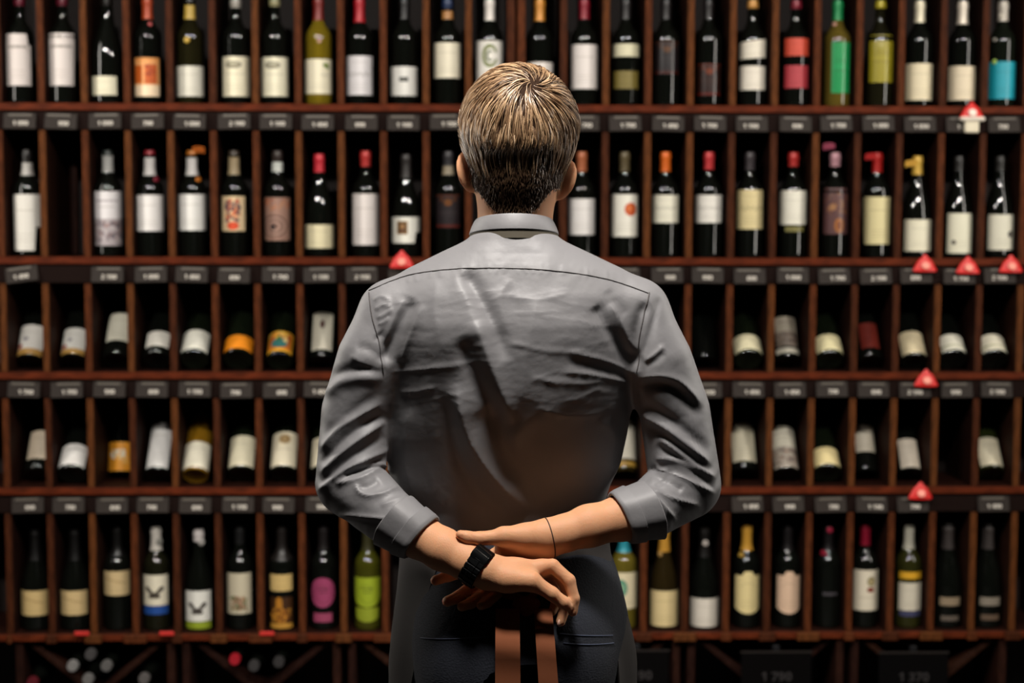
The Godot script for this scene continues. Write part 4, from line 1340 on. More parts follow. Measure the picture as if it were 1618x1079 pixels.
# ---- folds: heights in mm on a grid over the shirt as seen from behind
const FX := 470
const FY := 350
const FSTEP := 2
const FW := 350
const FH := 290
var fold := PackedFloat32Array()

# pts: polyline of pixels; w: half width in pixels; amp: mm; mode 0 a ridge (or groove), 1 a step, raised before its line and sunk after
func crease(pts: Array, w: float, amp: float, mode := 0):
	if amp < 0 and w < 16.0: amp *= 0.75 if mode == 1 else 0.66
	var line := []
	for k in pts.size() - 1:      # rounded by subdivision
		for s in 6:
			var t := s / 6.0
			var p0: Vector2 = pts[maxi(0, k - 1)]
			var p3: Vector2 = pts[mini(pts.size() - 1, k + 2)]
			line.append((pts[k] as Vector2).cubic_interpolate(pts[k + 1], p0, p3, t))
	line.append(pts[-1])
	var lo: Vector2 = line[0]
	var hi: Vector2 = line[0]
	for p in line:
		lo = lo.min(p); hi = hi.max(p)
	var m := w * 2.6
	var x0 := clampi(int((lo.x - m - FX) / FSTEP), 0, FW - 1)
	var x1 := clampi(int((hi.x + m - FX) / FSTEP), 0, FW - 1)
	var y0 := clampi(int((lo.y - m - FY) / FSTEP), 0, FH - 1)
	var y1 := clampi(int((hi.y + m - FY) / FSTEP), 0, FH - 1)
	var n := line.size() - 1
	for gy in range(y0, y1 + 1):
		for gx in range(x0, x1 + 1):
			var p := Vector2(FX + gx * FSTEP, FY + gy * FSTEP)
			var best := 1e9
			var side := 1.0
			var along := 0.0
			for k in n:
				var a: Vector2 = line[k]
				var ba: Vector2 = line[k + 1] - a
				var h := clampf((p - a).dot(ba) / ba.length_squared(), 0, 1)
				var off := p - a - ba * h
				var d := off.length_squared()
				if d < best:
					best = d
					side = signf(ba.cross(p - a))
					along = (k + h) / n
			var u := sqrt(best) / w
			if u > 2.6: continue
			var taper := smooth01(0.0, 0.22, along) * smooth01(1.0, 0.78, along)
			if mode == 0: fold[gy * FW + gx] += amp * taper * (exp(-1.3 * pow(u, 1.25)) if amp > 0 else exp(-u * u))
			else: fold[gy * FW + gx] += -amp * taper * side * 1.6 * u * exp(-u * u)

func V(a) -> Array:
	var o := []
	for k in range(0, a.size(), 2): o.append(Vector2(a[k], a[k + 1]))
	return o

func make_folds():
	fold.resize(FW * FH)
	var wide := FastNoiseLite.new()
	wide.seed = 5
	wide.frequency = 0.02
	var fine := FastNoiseLite.new()
	fine.seed = 9
	fine.frequency = 0.06
	for gy in FH:
		for gx in FW:
			var x := FX + gx * FSTEP
			var y := FY + gy * FSTEP
			var v := 0.7 * wide.get_noise_2d(x, y)
			# shoulder blades and the hollow of the spine
			v += 4.5 * exp(-pow((x - 700) / 62.0, 2) - pow((y - 515) / 62.0, 2)) + 4.5 * exp(-pow((x - 918) / 62.0, 2) - pow((y - 515) / 62.0, 2))
			v -= 4.0 * exp(-pow((x - 812) / 30.0, 2)) * smooth01(420, 520, y)
			v += 5.0 * exp(-pow((x - 905) / 80.0, 2) - pow((y - 634) / 42.0, 2))
			# cloth sags over a V-shaped edge across the back and turns under below it
			var edge := 540.0
			var knots := [610, 542, 735, 538, 752, 572, 778, 618, 815, 674, 848, 650, 900, 632, 950, 616, 1005, 600]
			for k in range(0, knots.size() - 2, 2):
				if x >= knots[k] and x < knots[k + 2]: edge = lerpf(knots[k + 1], knots[k + 3], (x - knots[k]) / float(knots[k + 2] - knots[k]))
			if x >= 1005: edge = 600
			var below := y - edge
			var inside := smooth01(606, 640, x) * smooth01(1006, 970, x)
			var mid := exp(-pow((x - 808) / 70.0, 2))
			v += inside * 10.0 * mid * (exp(below / 80.0) if below < 0 else exp(-pow(below / 32.0, 2)))
			# fine cross creases over the middle of the back
			var q := smooth01(440, 500, y) * smooth01(690, 620, y) * smooth01(610, 680, x) * smooth01(1005, 950, x)
			v += q * 0.3 * (1.0 - absf(fine.get_noise_2d(x * 0.22, y * 1.25)) * 3.0) * 0.5
			fold[gy * FW + gx] = v
	# back, from the yoke down
	crease(V([733, 428, 751, 458, 778, 510, 800, 575]), 13, -12.0)
	crease(V([716, 430, 740, 480, 758, 540]), 18, 2.6)
	crease(V([752, 505, 777, 577, 814, 672]), 18, 8.0)
	crease(V([726, 528, 748, 580, 775, 634, 812, 690]), 17, -9.0)
	crease(V([850, 470, 835, 540, 822, 650]), 26, 4.0)
	crease(V([720, 600, 738, 680, 775, 742, 838, 812]), 23, 16.0)
	crease(V([704, 610, 716, 690, 745, 760, 800, 820]), 16, -6.0)
	crease(V([760, 640, 800, 720, 860, 800]), 16, -6.0)
	crease(V([655, 470, 628, 520, 607, 580]), 9, -9.5)
	crease(V([672, 478, 650, 530, 632, 575]), 10, 4.0)
	crease(V([640, 470, 618, 515, 606, 545]), 8, 3.5)
	crease(V([690, 440, 688, 490, 696, 540]), 16, 2.0)
	crease(V([590, 476, 603, 468, 618, 478]), 4.5, 2.6)
	crease(V([592, 490, 606, 482, 620, 486]), 4.5, 2.6)
	crease(V([595, 503, 608, 497, 622, 487]), 4.5, 2.8)
	crease(V([597, 514, 607, 509, 616, 502]), 4, 2.2)
	crease(V([596, 526, 608, 540, 612, 575]), 9, -6.0)
	crease(V([612, 588, 673, 583, 742, 576]), 4.5, 1.4)
	crease(V([618, 534, 680, 533, 742, 537]), 13, -1.0, 1)
	crease(V([630, 620, 660, 618, 690, 612]), 5, 1.6)
	crease(V([937, 482, 962, 522, 1004, 582]), 11, -8.5)
	crease(V([962, 478, 985, 520, 1006, 560]), 9, 5.0)
	crease(V([958, 458, 972, 478, 990, 500]), 8, -3.0)
	crease(V([1021, 474, 1006, 526, 1006, 590]), 9, -10.0)
	crease(V([1043, 466, 1032, 510, 1014, 565]), 6, -5.0)
	crease(V([895, 556, 950, 568, 1006, 590]), 5.5, 2.6)
	crease(V([890, 568, 940, 582, 1002, 598]), 6, -2.0)
	crease(V([880, 586, 940, 592, 996, 606]), 6, 2.5)
	crease(V([790, 536, 870, 556, 930, 552]), 5, 1.5)
	crease(V([830, 592, 890, 604, 960, 602]), 7, 1.8)
	crease(V([845, 640, 900, 655, 960, 650]), 6, 1.5)
	crease(V([800, 466, 850, 474, 905, 462]), 6, 1.4)
	crease(V([810, 440, 790, 470, 800, 520]), 12, 2.0)
	crease(V([940, 660, 970, 690, 960, 760]), 14, 3.0)
	crease(V([650, 640, 640, 720, 660, 800]), 18, 3.0)
	# small puckers under the yoke and fine crumples over the back
	var r := RandomNumberGenerator.new()
	r.seed = 14
	for k in 30:
		var x := 600.0 + k * 14.2 + r.randf_range(-5, 5)
		var y := 430.0 + 24.0 * pow((x - 812) / 212.0, 2)
		crease(V([x, y - 16, x + r.randf_range(-2, 2), y - 4, x + r.randf_range(-4, 4), y + 3]), 3.4, r.randf_range(0.3, 0.9))
	for k in 44:
		var x := r.randf_range(640, 950)
		var y := r.randf_range(460, 650)
		var l := r.randf_range(16, 48)
		var a := r.randfn(0.05, 0.22)
		var h := Vector2(cos(a), sin(a)) * l
		var c := Vector2(x, y)
		crease([c - h, c + Vector2(0, r.randf_range(-4, 4)), c + h], 3.2, r.randf_range(0.2, 0.7))
	# sleeve at the watch side
	crease(V([508, 622, 530, 600, 565, 590, 612, 592]), 11, -7.0, 1)
	crease(V([560, 548, 585, 553, 606, 572]), 8, -3.5)
	crease(V([553, 560, 575, 575, 606, 584]), 7, 2.5)
	crease(V([506, 716, 537, 676, 606, 634]), 8, 5.0)
	crease(V([512, 690, 545, 660, 606, 615]), 8, -3.0)
	crease(V([503, 752, 549, 708, 612, 662]), 8, 6.0)
	crease(V([508, 735, 545, 693, 608, 650]), 7, -5.0)
	crease(V([499, 780, 543, 744, 618, 708]), 7, 5.5)
	crease(V([506, 768, 549, 727, 612, 686]), 7, -5.0)
	crease(V([527, 764, 567, 757, 604, 738]), 6, 5.0)
	crease(V([540, 752, 575, 738, 604, 724]), 6, -5.5)
	crease(V([562, 738, 600, 733, 624, 748]), 5, 4.5)
	crease(V([558, 762, 576, 782, 606, 780, 634, 766]), 6, 5.0)
	crease(V([565, 772, 584, 768, 600, 758]), 6, -5.0)
	crease(V([532, 812, 580, 817, 622, 821]), 4, 4.0)
	crease(V([530, 822, 580, 828, 620, 832]), 6, -4.0)
	crease(V([600, 800, 625, 790, 650, 782]), 6, 2.5)
	# sleeve at the other side
	crease(V([1006, 598, 1040, 594, 1075, 605, 1112, 646]), 8, 6.0)
	crease(V([1008, 609, 1040, 606, 1070, 617, 1110, 664]), 10, -8.0)
	crease(V([1050, 545, 1035, 560, 1016, 572]), 6, 3.0)
	crease(V([1050, 556, 1036, 570, 1018, 580]), 6, -3.0)
	crease(V([1014, 652, 1060, 682, 1128, 738]), 8, 7.0)
	crease(V([1014, 638, 1058, 662, 1124, 716]), 8, -6.0)
	crease(V([1018, 668, 1060, 698, 1124, 752]), 7, -6.0)
	crease(V([1036, 686, 1090, 728, 1132, 758]), 7, 6.0)
	crease(V([1034, 702, 1080, 730, 1130, 772]), 6, -5.0)
	crease(V([1034, 724, 1070, 728, 1110, 748]), 5, 4.0)
	crease(V([1032, 738, 1080, 756, 1134, 782]), 5, 5.0)
	crease(V([1030, 748, 1060, 764, 1080, 776]), 6, -5.5)
	crease(V([1062, 742, 1050, 758, 1034, 768]), 5, -4.0)
	crease(V([1030, 773, 1060, 786, 1110, 800]), 5, 4.0)
	crease(V([1028, 774, 1046, 796, 1070, 824]), 4, 3.5)
	crease(V([1010, 770, 1026, 752, 1040, 738]), 6, -3.5)

func fold_at(q: Vector2) -> float:
	var fx := clampf((q.x - FX) / FSTEP, 0, FW - 1.001)
	var fy := clampf((q.y - FY) / FSTEP, 0, FH - 1.001)
	var x := int(fx)
	var y := int(fy)
	fx -= x; fy -= y
	var at := y * FW + x
	return lerpf(lerpf(fold[at], fold[at + 1], fx), lerpf(fold[at + FW], fold[at + FW + 1], fx), fy) * 0.001

func grad(f: Callable, p: Vector3, e := 0.002) -> Vector3:
	return Vector3(f.call(p + Vector3(e, 0, 0)) - f.call(p - Vector3(e, 0, 0)), f.call(p + Vector3(0, e, 0)) - f.call(p - Vector3(0, e, 0)), f.call(p + Vector3(0, 0, e)) - f.call(p - Vector3(0, 0, e))).normalized()

# the folded shirt's surface as met along the line of sight through a pixel
func on_shirt(px: float, py: float, lift := 0.0) -> Vector3:
	var d := ray(px, py).normalized()
	var p := EYE + d * 2.2
	for k in 60:
		var s := shirt(p)
		if s < 0.0005: break
		p += d * s * 0.8
	var n := grad(shirt, p)
	return p + n * (fold_at(Vector2(px, py)) * smooth01(-0.1, 0.35, n.z) + lift)

func seam(parent: Node, called: String, pts: Array, r: float, m: Material, lift := 0.0003):
	var path := []
	for k in pts.size() - 1:
		for s in 8:
			var p0: Vector2 = pts[maxi(0, k - 1)]
			var p3: Vector2 = pts[mini(pts.size() - 1, k + 2)]
			var q := (pts[k] as Vector2).cubic_interpolate(pts[k + 1], p0, p3, s / 8.0)
			path.append(on_shirt(q.x, q.y, lift))
	path.append(on_shirt(pts[-1].x, pts[-1].y, lift))
	var rad := []
	for p in path: rad.append(r)
	var b := MB.new()
	b.tube(path, rad, 6)
	put(called, b.mesh_indexed(), m, parent)

# ---- skin
var hand_sets := []
func chain(pts: Array) -> Array:      # [px, py, dz, radius in mm]
	var out := []
	for k in pts.size() - 1:
		var a = pts[k]
		var b = pts[k + 1]
		out.append([P(a[0], a[1], a[2]), P(b[0], b[1], b[2]), a[3] * 0.001, b[3] * 0.001])
	return out

func chain_d(p: Vector3, c: Array, k: float) -> float:
	var e := 1e9
	for s in c:
		var ba: Vector3 = s[1] - s[0]
		var pa: Vector3 = p - s[0]
		var h := clampf(pa.dot(ba) / ba.length_squared(), 0.0, 1.0)
		e = smin(e, (pa - ba * h).length() - lerpf(s[2], s[3], h), k)
	return e

func hand_sdf(p: Vector3, h: Array) -> float:
	# h: [arm and palm chains, thumb, four fingers]
	var d := 1e9
	for c in h[0]: d = smin(d, chain_d(p, c, 0.012), 0.014)
	d = smin(d, chain_d(p, h[1], 0.004), 0.011)
	for k in range(2, h.size()): d = smin(d, chain_d(p, h[k], 0.003), 0.0045)
	return d

func left_hand() -> Array:
	var arm := chain([[628, 826, -0.022, 31], [660, 846, 0.006, 33], [700, 868, 0.028, 31], [740, 889, 0.044, 27], [768, 902, 0.054, 25]])
	var palm := []
	palm.append(chain([[766, 898, 0.050, 22], [815, 903, 0.050, 19], [858, 898, 0.046, 13.5]]))
	palm.append(chain([[768, 903, 0.039, 21], [812, 910, 0.034, 18], [852, 902, 0.026, 13]]))
	palm.append(chain([[768, 908, 0.030, 19], [806, 918, 0.018, 16], [842, 908, 0.006, 12]]))
	palm.append(chain([[772, 908, 0.054, 19], [800, 916, 0.066, 17], [838, 919, 0.076, 13]]))
	return [[arm] + palm,
		chain([[800, 914, 0.067, 15], [840, 918, 0.077, 12.5], [872, 938, 0.078, 10.5], [890, 952, 0.076, 9.5], [897, 958, 0.074, 7.5]]),
		chain([[856, 896, 0.048, 12.5], [873, 894, 0.054, 10.5], [899, 917, 0.060, 9.8], [907, 946, 0.064, 8.6], [905, 966, 0.066, 7.6]]),
		chain([[852, 900, 0.028, 12], [880, 902, 0.032, 10], [896, 930, 0.038, 9.4], [892, 962, 0.044, 8.4], [886, 982, 0.048, 7.4]]),
		chain([[844, 906, 0.008, 11.5], [872, 914, 0.010, 9.8], [882, 944, 0.016, 9], [872, 968, 0.026, 8], [862, 974, 0.032, 7]]),
		chain([[836, 912, -0.004, 10.5], [858, 926, -0.004, 8.6], [864, 948, 0.002, 7.8], [852, 964, 0.012, 7], [844, 966, 0.018, 6.4]])]

func right_hand() -> Array:
	var arm := chain([[1014, 809, -0.040, 31], [985, 818, -0.016, 34], [930, 831, 0.000, 31], [890, 843, 0.009, 27], [862, 850, 0.014, 25]])
	var palm := []
	palm.append(chain([[864, 846, 0.014, 22], [830, 853, 0.018, 20], [796, 862, 0.014, 14]]))
	palm.append(chain([[864, 852, 0.010, 22], [832, 868, 0.006, 20], [800, 882, -0.002, 14]]))
	palm.append(chain([[866, 858, 0.008, 20], [838, 882, 0.000, 18], [812, 900, -0.010, 13]]))
	palm.append(chain([[860, 846, 0.018, 19], [832, 848, 0.030, 16], [798, 847, 0.036, 13]]))
	return [[arm] + palm,
		chain([[832, 848, 0.028, 15], [794, 848, 0.036, 12.5], [758, 851, 0.042, 10.5], [738, 849, 0.046, 9.5], [728, 845, 0.048, 7.6]]),
		chain([[798, 868, 0.006, 12.5], [748, 898, -0.010, 10], [708, 910, 0.000, 9], [688, 917, 0.016, 7.8]]),
		chain([[802, 884, -0.002, 12.5], [757, 918, -0.006, 10], [722, 944, 0.016, 9.2], [707, 950, 0.034, 8.2]]),
		chain([[808, 894, -0.004, 12], [772, 932, 0.002, 9.6], [744, 953, 0.022, 8.8], [730, 958, 0.036, 7.8]]),
		chain([[818, 902, -0.004, 11], [792, 936, 0.006, 8.6], [770, 952, 0.022, 7.8], [760, 957, 0.034, 7]])]

var skull: Vector3
func head(p: Vector3) -> float:
	var d := ell(p, P(819, 208, -0.152), Vector3(0.0765, 0.083, 0.1))
	d = smin(d, ell(p, P(817, 268, -0.138), Vector3(0.066, 0.066, 0.082)), 0.03)
	d = smin(d, ell(p, P(817, 300, -0.19), Vector3(0.057, 0.062, 0.066)), 0.03)     # jaw
	d = smin(d, cone(p, P(815, 300, -0.132), P(812, 420, -0.138), 0.0575, 0.064), 0.03)
	# face: brow, nose, lips, chin
	d = smin(d, ell(p, P(819, 232, -0.232), Vector3(0.052, 0.016, 0.016)), 0.012)
	d = smin(d, cone(p, P(819, 240, -0.238), P(819, 278, -0.26), 0.008, 0.014), 0.012)
	d = smin(d, ell(p, P(819, 305, -0.243), Vector3(0.024, 0.009, 0.012)), 0.01)
	d = smin(d, ell(p, P(819, 334, -0.235), Vector3(0.026, 0.02, 0.02)), 0.015)
	for s in [-1, 1]: d = smin(d, ell(p, P(819 + s * 32, 246, -0.226), Vector3(0.013, 0.01, 0.012)), 0.004)
	return d

func ear(p: Vector3, c: Vector3, s: float, tilt: float) -> float:
	var b := Basis(Vector3.BACK, tilt) * Basis(Vector3.UP, s * 0.8)
	var q := b.inverse() * (p - c)
	var d := ell(q, Vector3.ZERO, Vector3(0.0075, 0.0315, 0.022))
	d = smin(d, ell(q, Vector3(0, -0.024, -0.004), Vector3(0.006, 0.011, 0.010)), 0.008)
	return maxf(d, -ell(q, Vector3(s * 0.0085, 0.004, -0.001), Vector3(0.0065, 0.019, 0.0115)))

func head_and_ears(p: Vector3) -> float:
	var d := head(p)
	d = smin(d, ear(p, P(738, 270, -0.142), -1.0, deg_to_rad(10)), 0.006)
	d = smin(d, ear(p, P(893, 283, -0.142), 1.0, deg_to_rad(-16)), 0.006)
	return d

var hairline_c := Vector3.ZERO
func hair(p: Vector3) -> float:
	var q := px_of(p)
	var aside := smooth01(40, 80, absf(q.x - 819.0))
	var thick := 0.0015 + lerpf(0.0125, 0.0115, aside) * smooth01(lerpf(248, 285, aside), lerpf(222, 190, aside), q.y) + 0.003 * smooth01(330, 260, q.y)
	var d := ell(p, P(820, 204, -0.152), Vector3(0.0765, 0.083, 0.1))
	d = smin(d, ell(p, P(817, 268, -0.138), Vector3(0.066, 0.066, 0.082)), 0.03)
	d = smin(d, cone(p, P(815, 300, -0.132), P(812, 420, -0.138), 0.0575, 0.064), 0.03) - thick
	# hairline: round the nape, in front of the ears and over the brow
	var u := (q.x - 817.0) / 64.0
	var low := 338.0 - 40.0 * smooth01(0.36, 1.05, absf(u + 0.07)) - q.y       # pixels above the nape line
	var cut := -low * 0.00096
	var z := p.z - MAN_Z
	cut = maxf(cut, (-0.178 - z) - 0.35 * maxf(0.0, p.y - P(819, 190).y))
	return maxf(d, cut)

func make_hair(parent: Node):
	var cap := MB.new()
	var c := P(819, 225, -0.135)
	nets(hair, c - Vector3(0.115, 0.125, 0.145), c + Vector3(0.115, 0.135, 0.13), 0.0035, cap)
	var hm := mat(rgb8(46, 31, 21), 0.8, 0.0, 0.2)
	hm.albedo_texture = noise_tex(0.05, 12, [rgb8(150, 140, 130), rgb8(220, 214, 206), rgb8(255, 255, 255)], 256)
	hm.uv1_triplanar = true
	hm.uv1_scale = Vector3(30, 6, 30)
	var o := put("hair", cap.mesh_indexed(), hm, parent)
	var whorl_dir := (P(836, 150, -0.088) - P(820, 204, -0.152)).normalized()
	var tones := [Color(0.09, 0.05, 0.026), Color(0.17, 0.098, 0.05), Color(0.29, 0.178, 0.095), Color(0.42, 0.275, 0.155), Color(0.58, 0.41, 0.26)]
	var r := RandomNumberGenerator.new()
	r.seed = 31
	var b := MB.new()
	var centre := P(820, 204, -0.152)
	var made := 0
	while made < 5200:
		# a root on the upper scalp
		var dir := Vector3(r.randf_range(-1, 1), r.randf_range(-0.45, 1), r.randf_range(-1, 1))
		if dir.length() > 1 or dir.length() < 0.2: continue
		dir = dir.normalized()
		var p := centre + dir * 0.1
		for s in 6: p -= grad(hair, p) * hair(p)
		var q := px_of(p)
		if q.y > 228 or p.z - MAN_Z < -0.235: continue
		made += 1
		var wd := acos(clampf(dir.dot(whorl_dir), -1, 1))
		var length := r.randf_range(0.04, 0.075)
		var w := r.randf_range(0.0005, 0.0012)
		var layer := r.randf_range(-0.0015, 0.0035)
		var shade: Color = tones[clampi(int(r.randfn(2.2, 1.2)), 0, 4)]
		var path := []
		var rad := []
		var steps := 8
		var swirl := 0.55 * exp(-wd * 1.6) + r.randf_range(-0.16, 0.16)
		var at := p
		for s in steps + 1:
			var n := grad(hair, at, 0.004)
			var away := ((at - centre).normalized() - whorl_dir * (at - centre).normalized().dot(whorl_dir))
			away = (away - n * away.dot(n))
			if away.length() < 0.02: away = Vector3(0.3, -0.3, 0.9) - n * n.dot(Vector3(0.3, -0.3, 0.9))
			away = away.normalized().rotated(n, swirl)
			var t := float(s) / steps
			# lower on the head the hair simply hangs
			var down := Vector3.DOWN - n * n.dot(Vector3.DOWN)
			away = away.lerp(down.normalized(), 0.45 * smooth01(0.5, 1.2, wd)).normalized()
			var e := hair(at)
			path.append(at - n * (e - layer - 0.0035 * sin(t * PI) + 0.003 * t * t))
			rad.append(w * (0.55 + 0.45 * sin(minf(1.0, t * 2.2) * PI / 2)) * (1.0 - smooth01(0.55, 1.0, t) * 0.9))
			at = path[-1] + away * length / steps
			if px_of(at).y > 250: at -= Vector3.ZERO
		var before := b.v.size()
		b.tube(path, rad, 4, false)
		for k in range(before, b.v.size()): b.c.append(shade)
	var lm := mat(Color.WHITE, 0.34)
	lm.vertex_color_use_as_albedo = true
	lm.metallic_specular = 0.7
	put("hair_lock", b.mesh_indexed(), lm, o).set_meta("kind", "stuff")
	# clipped hair below
	b = MB.new()
	made = 0
	while made < 2600:
		var px := r.randf_range(722, 912)
		var py := r.randf_range(205, 338)
		var d := ray(px, py).normalized()
		var p := EYE + d * 2.25
		for s in 40: p += d * hair(p) * 0.8
		if absf(hair(p)) > 0.003:
			made += 1
			continue
		made += 1
		var n := grad(hair, p)
		var down := (Vector3(r.randf_range(-0.35, 0.35), -1, 0) - n * n.dot(Vector3.DOWN)).normalized()
		var l := lerpf(0.006, 0.018, smooth01(300, 215, py))
		var path := [p - n * 0.001, p + down * l * 0.5 + n * 0.0012, p + down * l + n * 0.0014]
		var before := b.v.size()
		b.tube(path, [0.0007, 0.0006, 0.0002], 3, false)
		var shade: Color = tones[clampi(int(absf(r.randfn(0.2, 0.8)) * smooth01(330, 230, py)), 0, 2)]
		for k in range(before, b.v.size()): b.c.append(shade)
	put("clipped_hair", b.mesh_indexed(), lm, o).set_meta("kind", "stuff")

# ---- trousers and apron
func jeans(p: Vector3) -> float:
	var d := cone(p, P(745, 955, -0.145), P(880, 955, -0.145), 0.108, 0.108)
	d = smin(d, cone(p, P(745, 880, -0.135), P(865, 880, -0.135), 0.094, 0.094), 0.05)
	for s in [-1, 1]:
		var hip := P(812 + s * 88, 1000, -0.125)
		d = smin(d, ell(p, P(812 + s * 62, 1055, -0.04), Vector3(0.094, 0.13, 0.094)), 0.1)   # seat
		var knee := Vector3(hip.x + s * 0.01, 0.50, MAN_Z - 0.115)
		var ankle := Vector3(hip.x + s * 0.02, 0.075, MAN_Z - 0.14)
		var e := cone(p, hip, knee, 0.094, 0.066)
		e = smin(e, cone(p, knee, ankle, 0.068, 0.062), 0.02)
		d = smin(d, e, 0.02)
	return maxf(d, 0.05 - p.y)

func steps_at(t: Array, x: float) -> float:
	for k in t.size() - 1:
		if x <= t[k + 1][0]: return lerpf(t[k][1], t[k + 1][1], clampf((x - t[k][0]) / float(t[k + 1][0] - t[k][0]), 0, 1))
	return t[-1][1]

func make_apron(parent: Node, cloth: Material, tie: Material):
	# a sheet wrapped round the front and sides, open behind; rows from waist to knee
	var rows := 40
	var cols := 60
	var outer := []
	var inner := []
	var cz := MAN_Z - 0.125
	var y0 := P(809, 868, 0.0).y
	for r in rows + 1:
		var t := float(r) / rows
		var y := y0 - t * 0.42
		var px := px_of(Vector3(0, y, MAN_Z)).y
		var a := pxm(lerpf(176, 205, smooth01(868, 1090, px)))
		var b := 0.104 + 0.09 * smooth01(868, 1050, px)
		var cx := P(lerpf(800, 812, smooth01(868, 1079, px)), px).x
		# edges behind: pixel of the inner edge on either side
		var el := P(steps_at([[868, 724], [905, 690], [930, 680], [1000, 660], [1090, 643], [1400, 600]], px), px).x
		var er := P(steps_at([[868, 862], [900, 890], [930, 920], [960, 953], [1000, 974], [1050, 984], [1400, 1010]], px), px).x
		var tl := asin(clampf((el - cx) / a, -0.98, -0.02))
		var tr := asin(clampf((er - cx) / a, 0.02, 0.98))
		# angle 0 is straight behind; go from the left edge round the front to the right edge
		var a0 := tl
		var a1 := tr - TAU
		var ro := []
		var ri := []
		for c in cols + 1:
			var u := float(c) / cols
			var th := lerpf(a0, a1, u)
			var hang := 0.006 * sin(th * 9.0 + 1.0) * smooth01(0.0, 0.5, t)
			var p := Vector3(cx + (a + hang) * sin(th), y, cz + (b + hang) * cos(th))
			var q := Vector3(cx + (a + hang - 0.003) * sin(th), y, cz + (b + hang - 0.003) * cos(th))
			ro.append(p); ri.append(q)
		outer.append(ro); inner.append(ri)
	var b := MB.new()
	b.sheet(outer, false, true)
	b.sheet(inner, false, false)
	for side in [0, cols]:
		var e := []
		for r in rows + 1: e.append([outer[r][side], inner[r][side]])
		b.sheet(e, false, side == 0)
	var hem := [outer[-1], inner[-1]]
	b.sheet(hem)
	var o := put("apron", b.mesh(true, 60), cloth, parent)
	# ties run from the waist corners to the knot and hang from it as two tails
	var knot := P(832, 955, 0.024)
	for s in [-1, 1]:
		var from: Vector3 = outer[2][0] if s < 0 else outer[2][cols]
		var band := []
		for k in 9:
			var t := k / 8.0
			var p := from.lerp(knot, t) + Vector3(0, 0, 0.012 * sin(t * PI))
			band.append([p + Vector3(0, -0.011, 0), p + Vector3(0, 0.011, 0.001)])
		ribbon(o, "waist_tie", band, 0.002, tie)
	var kb := MB.new()
	nets(func(p): return smin(ell(p, knot, Vector3(0.022, 0.014, 0.011)), ell(p, knot + Vector3(0, -0.008, 0.002), Vector3(0.013, 0.016, 0.011)), 0.006), knot - Vector3(0.03, 0.035, 0.02), knot + Vector3(0.03, 0.025, 0.022), 0.003, kb)
	put("knot", kb.mesh_indexed(), tie, o)
	for s in 2:
		var band := []
		for k in 25:
			var t := k / 24.0
			var py := lerpf(962, 1240, t)
			var x: float = lerpf([802.0, 858.0][s], [803.0, 878.0][s], t)
			var half: float = [19.0, 14.5][s] + 2.5 * t
			var z := 0.034 + 0.054 * smooth01(950, 1035, py) - 0.04 * smooth01(1090, 1240, py) + 0.003 * sin(t * 14.0 + s)
			band.append([P(x - half, py, z), P(x + half, py, z + 0.002)])
		ribbon(o, "tie_tail", band, 0.0025, tie)

func ribbon(parent: Node, called: String, band: Array, thick: float, m: Material):
	var b := MB.new()
	var back := []
	for q in band: back.append([q[0] - Vector3(0, 0, thick), q[1] - Vector3(0, 0, thick)])
	b.sheet(band, false, false)
	b.sheet(back, false, true)
	for side in 2:
		var e := []
		for k in band.size(): e.append([band[k][side], back[k][side]])
		b.sheet(e, false, side == 1)
	put(called, b.mesh(true, 60), m, parent)

# rolled cuff: a double band round the forearm, the outer roll with a rounded lip
func make_cuff(parent: Node, m: Material, at: Vector3, dir: Vector3, r: float, tilt: Vector3):
	var x := dir.cross(Vector3.UP).normalized()
	var y := dir.cross(x)
	var prof := [[-0.052, 0.004], [-0.050, 0.0065], [-0.022, 0.0055], [-0.020, 0.0055], [-0.019, 0.0082], [-0.002, 0.0075], [0.004, 0.0065], [0.0055, 0.0035], [0.004, 0.0008], [-0.01, 0.0], [-0.03, -0.002]]
	var rings := []
	for q in prof:
		var ring := []
		for s in 48:
			var a := TAU * s / 48
			var wob: float = 0.0012 * sin(a * 3.0 + q[0] * 60.0) + 0.0008 * sin(a * 7.0)
			var rr: float = r + q[1] + wob - q[0] * 0.12
			var v := x * cos(a) + y * sin(a)
			ring.append(at + dir * (q[0] + 0.006 * v.dot(tilt)) + v * rr)
		rings.append(ring)
	var b := MB.new()
	b.sheet(rings, true)
	put("rolled_cuff", b.mesh(true, 60), m, parent)

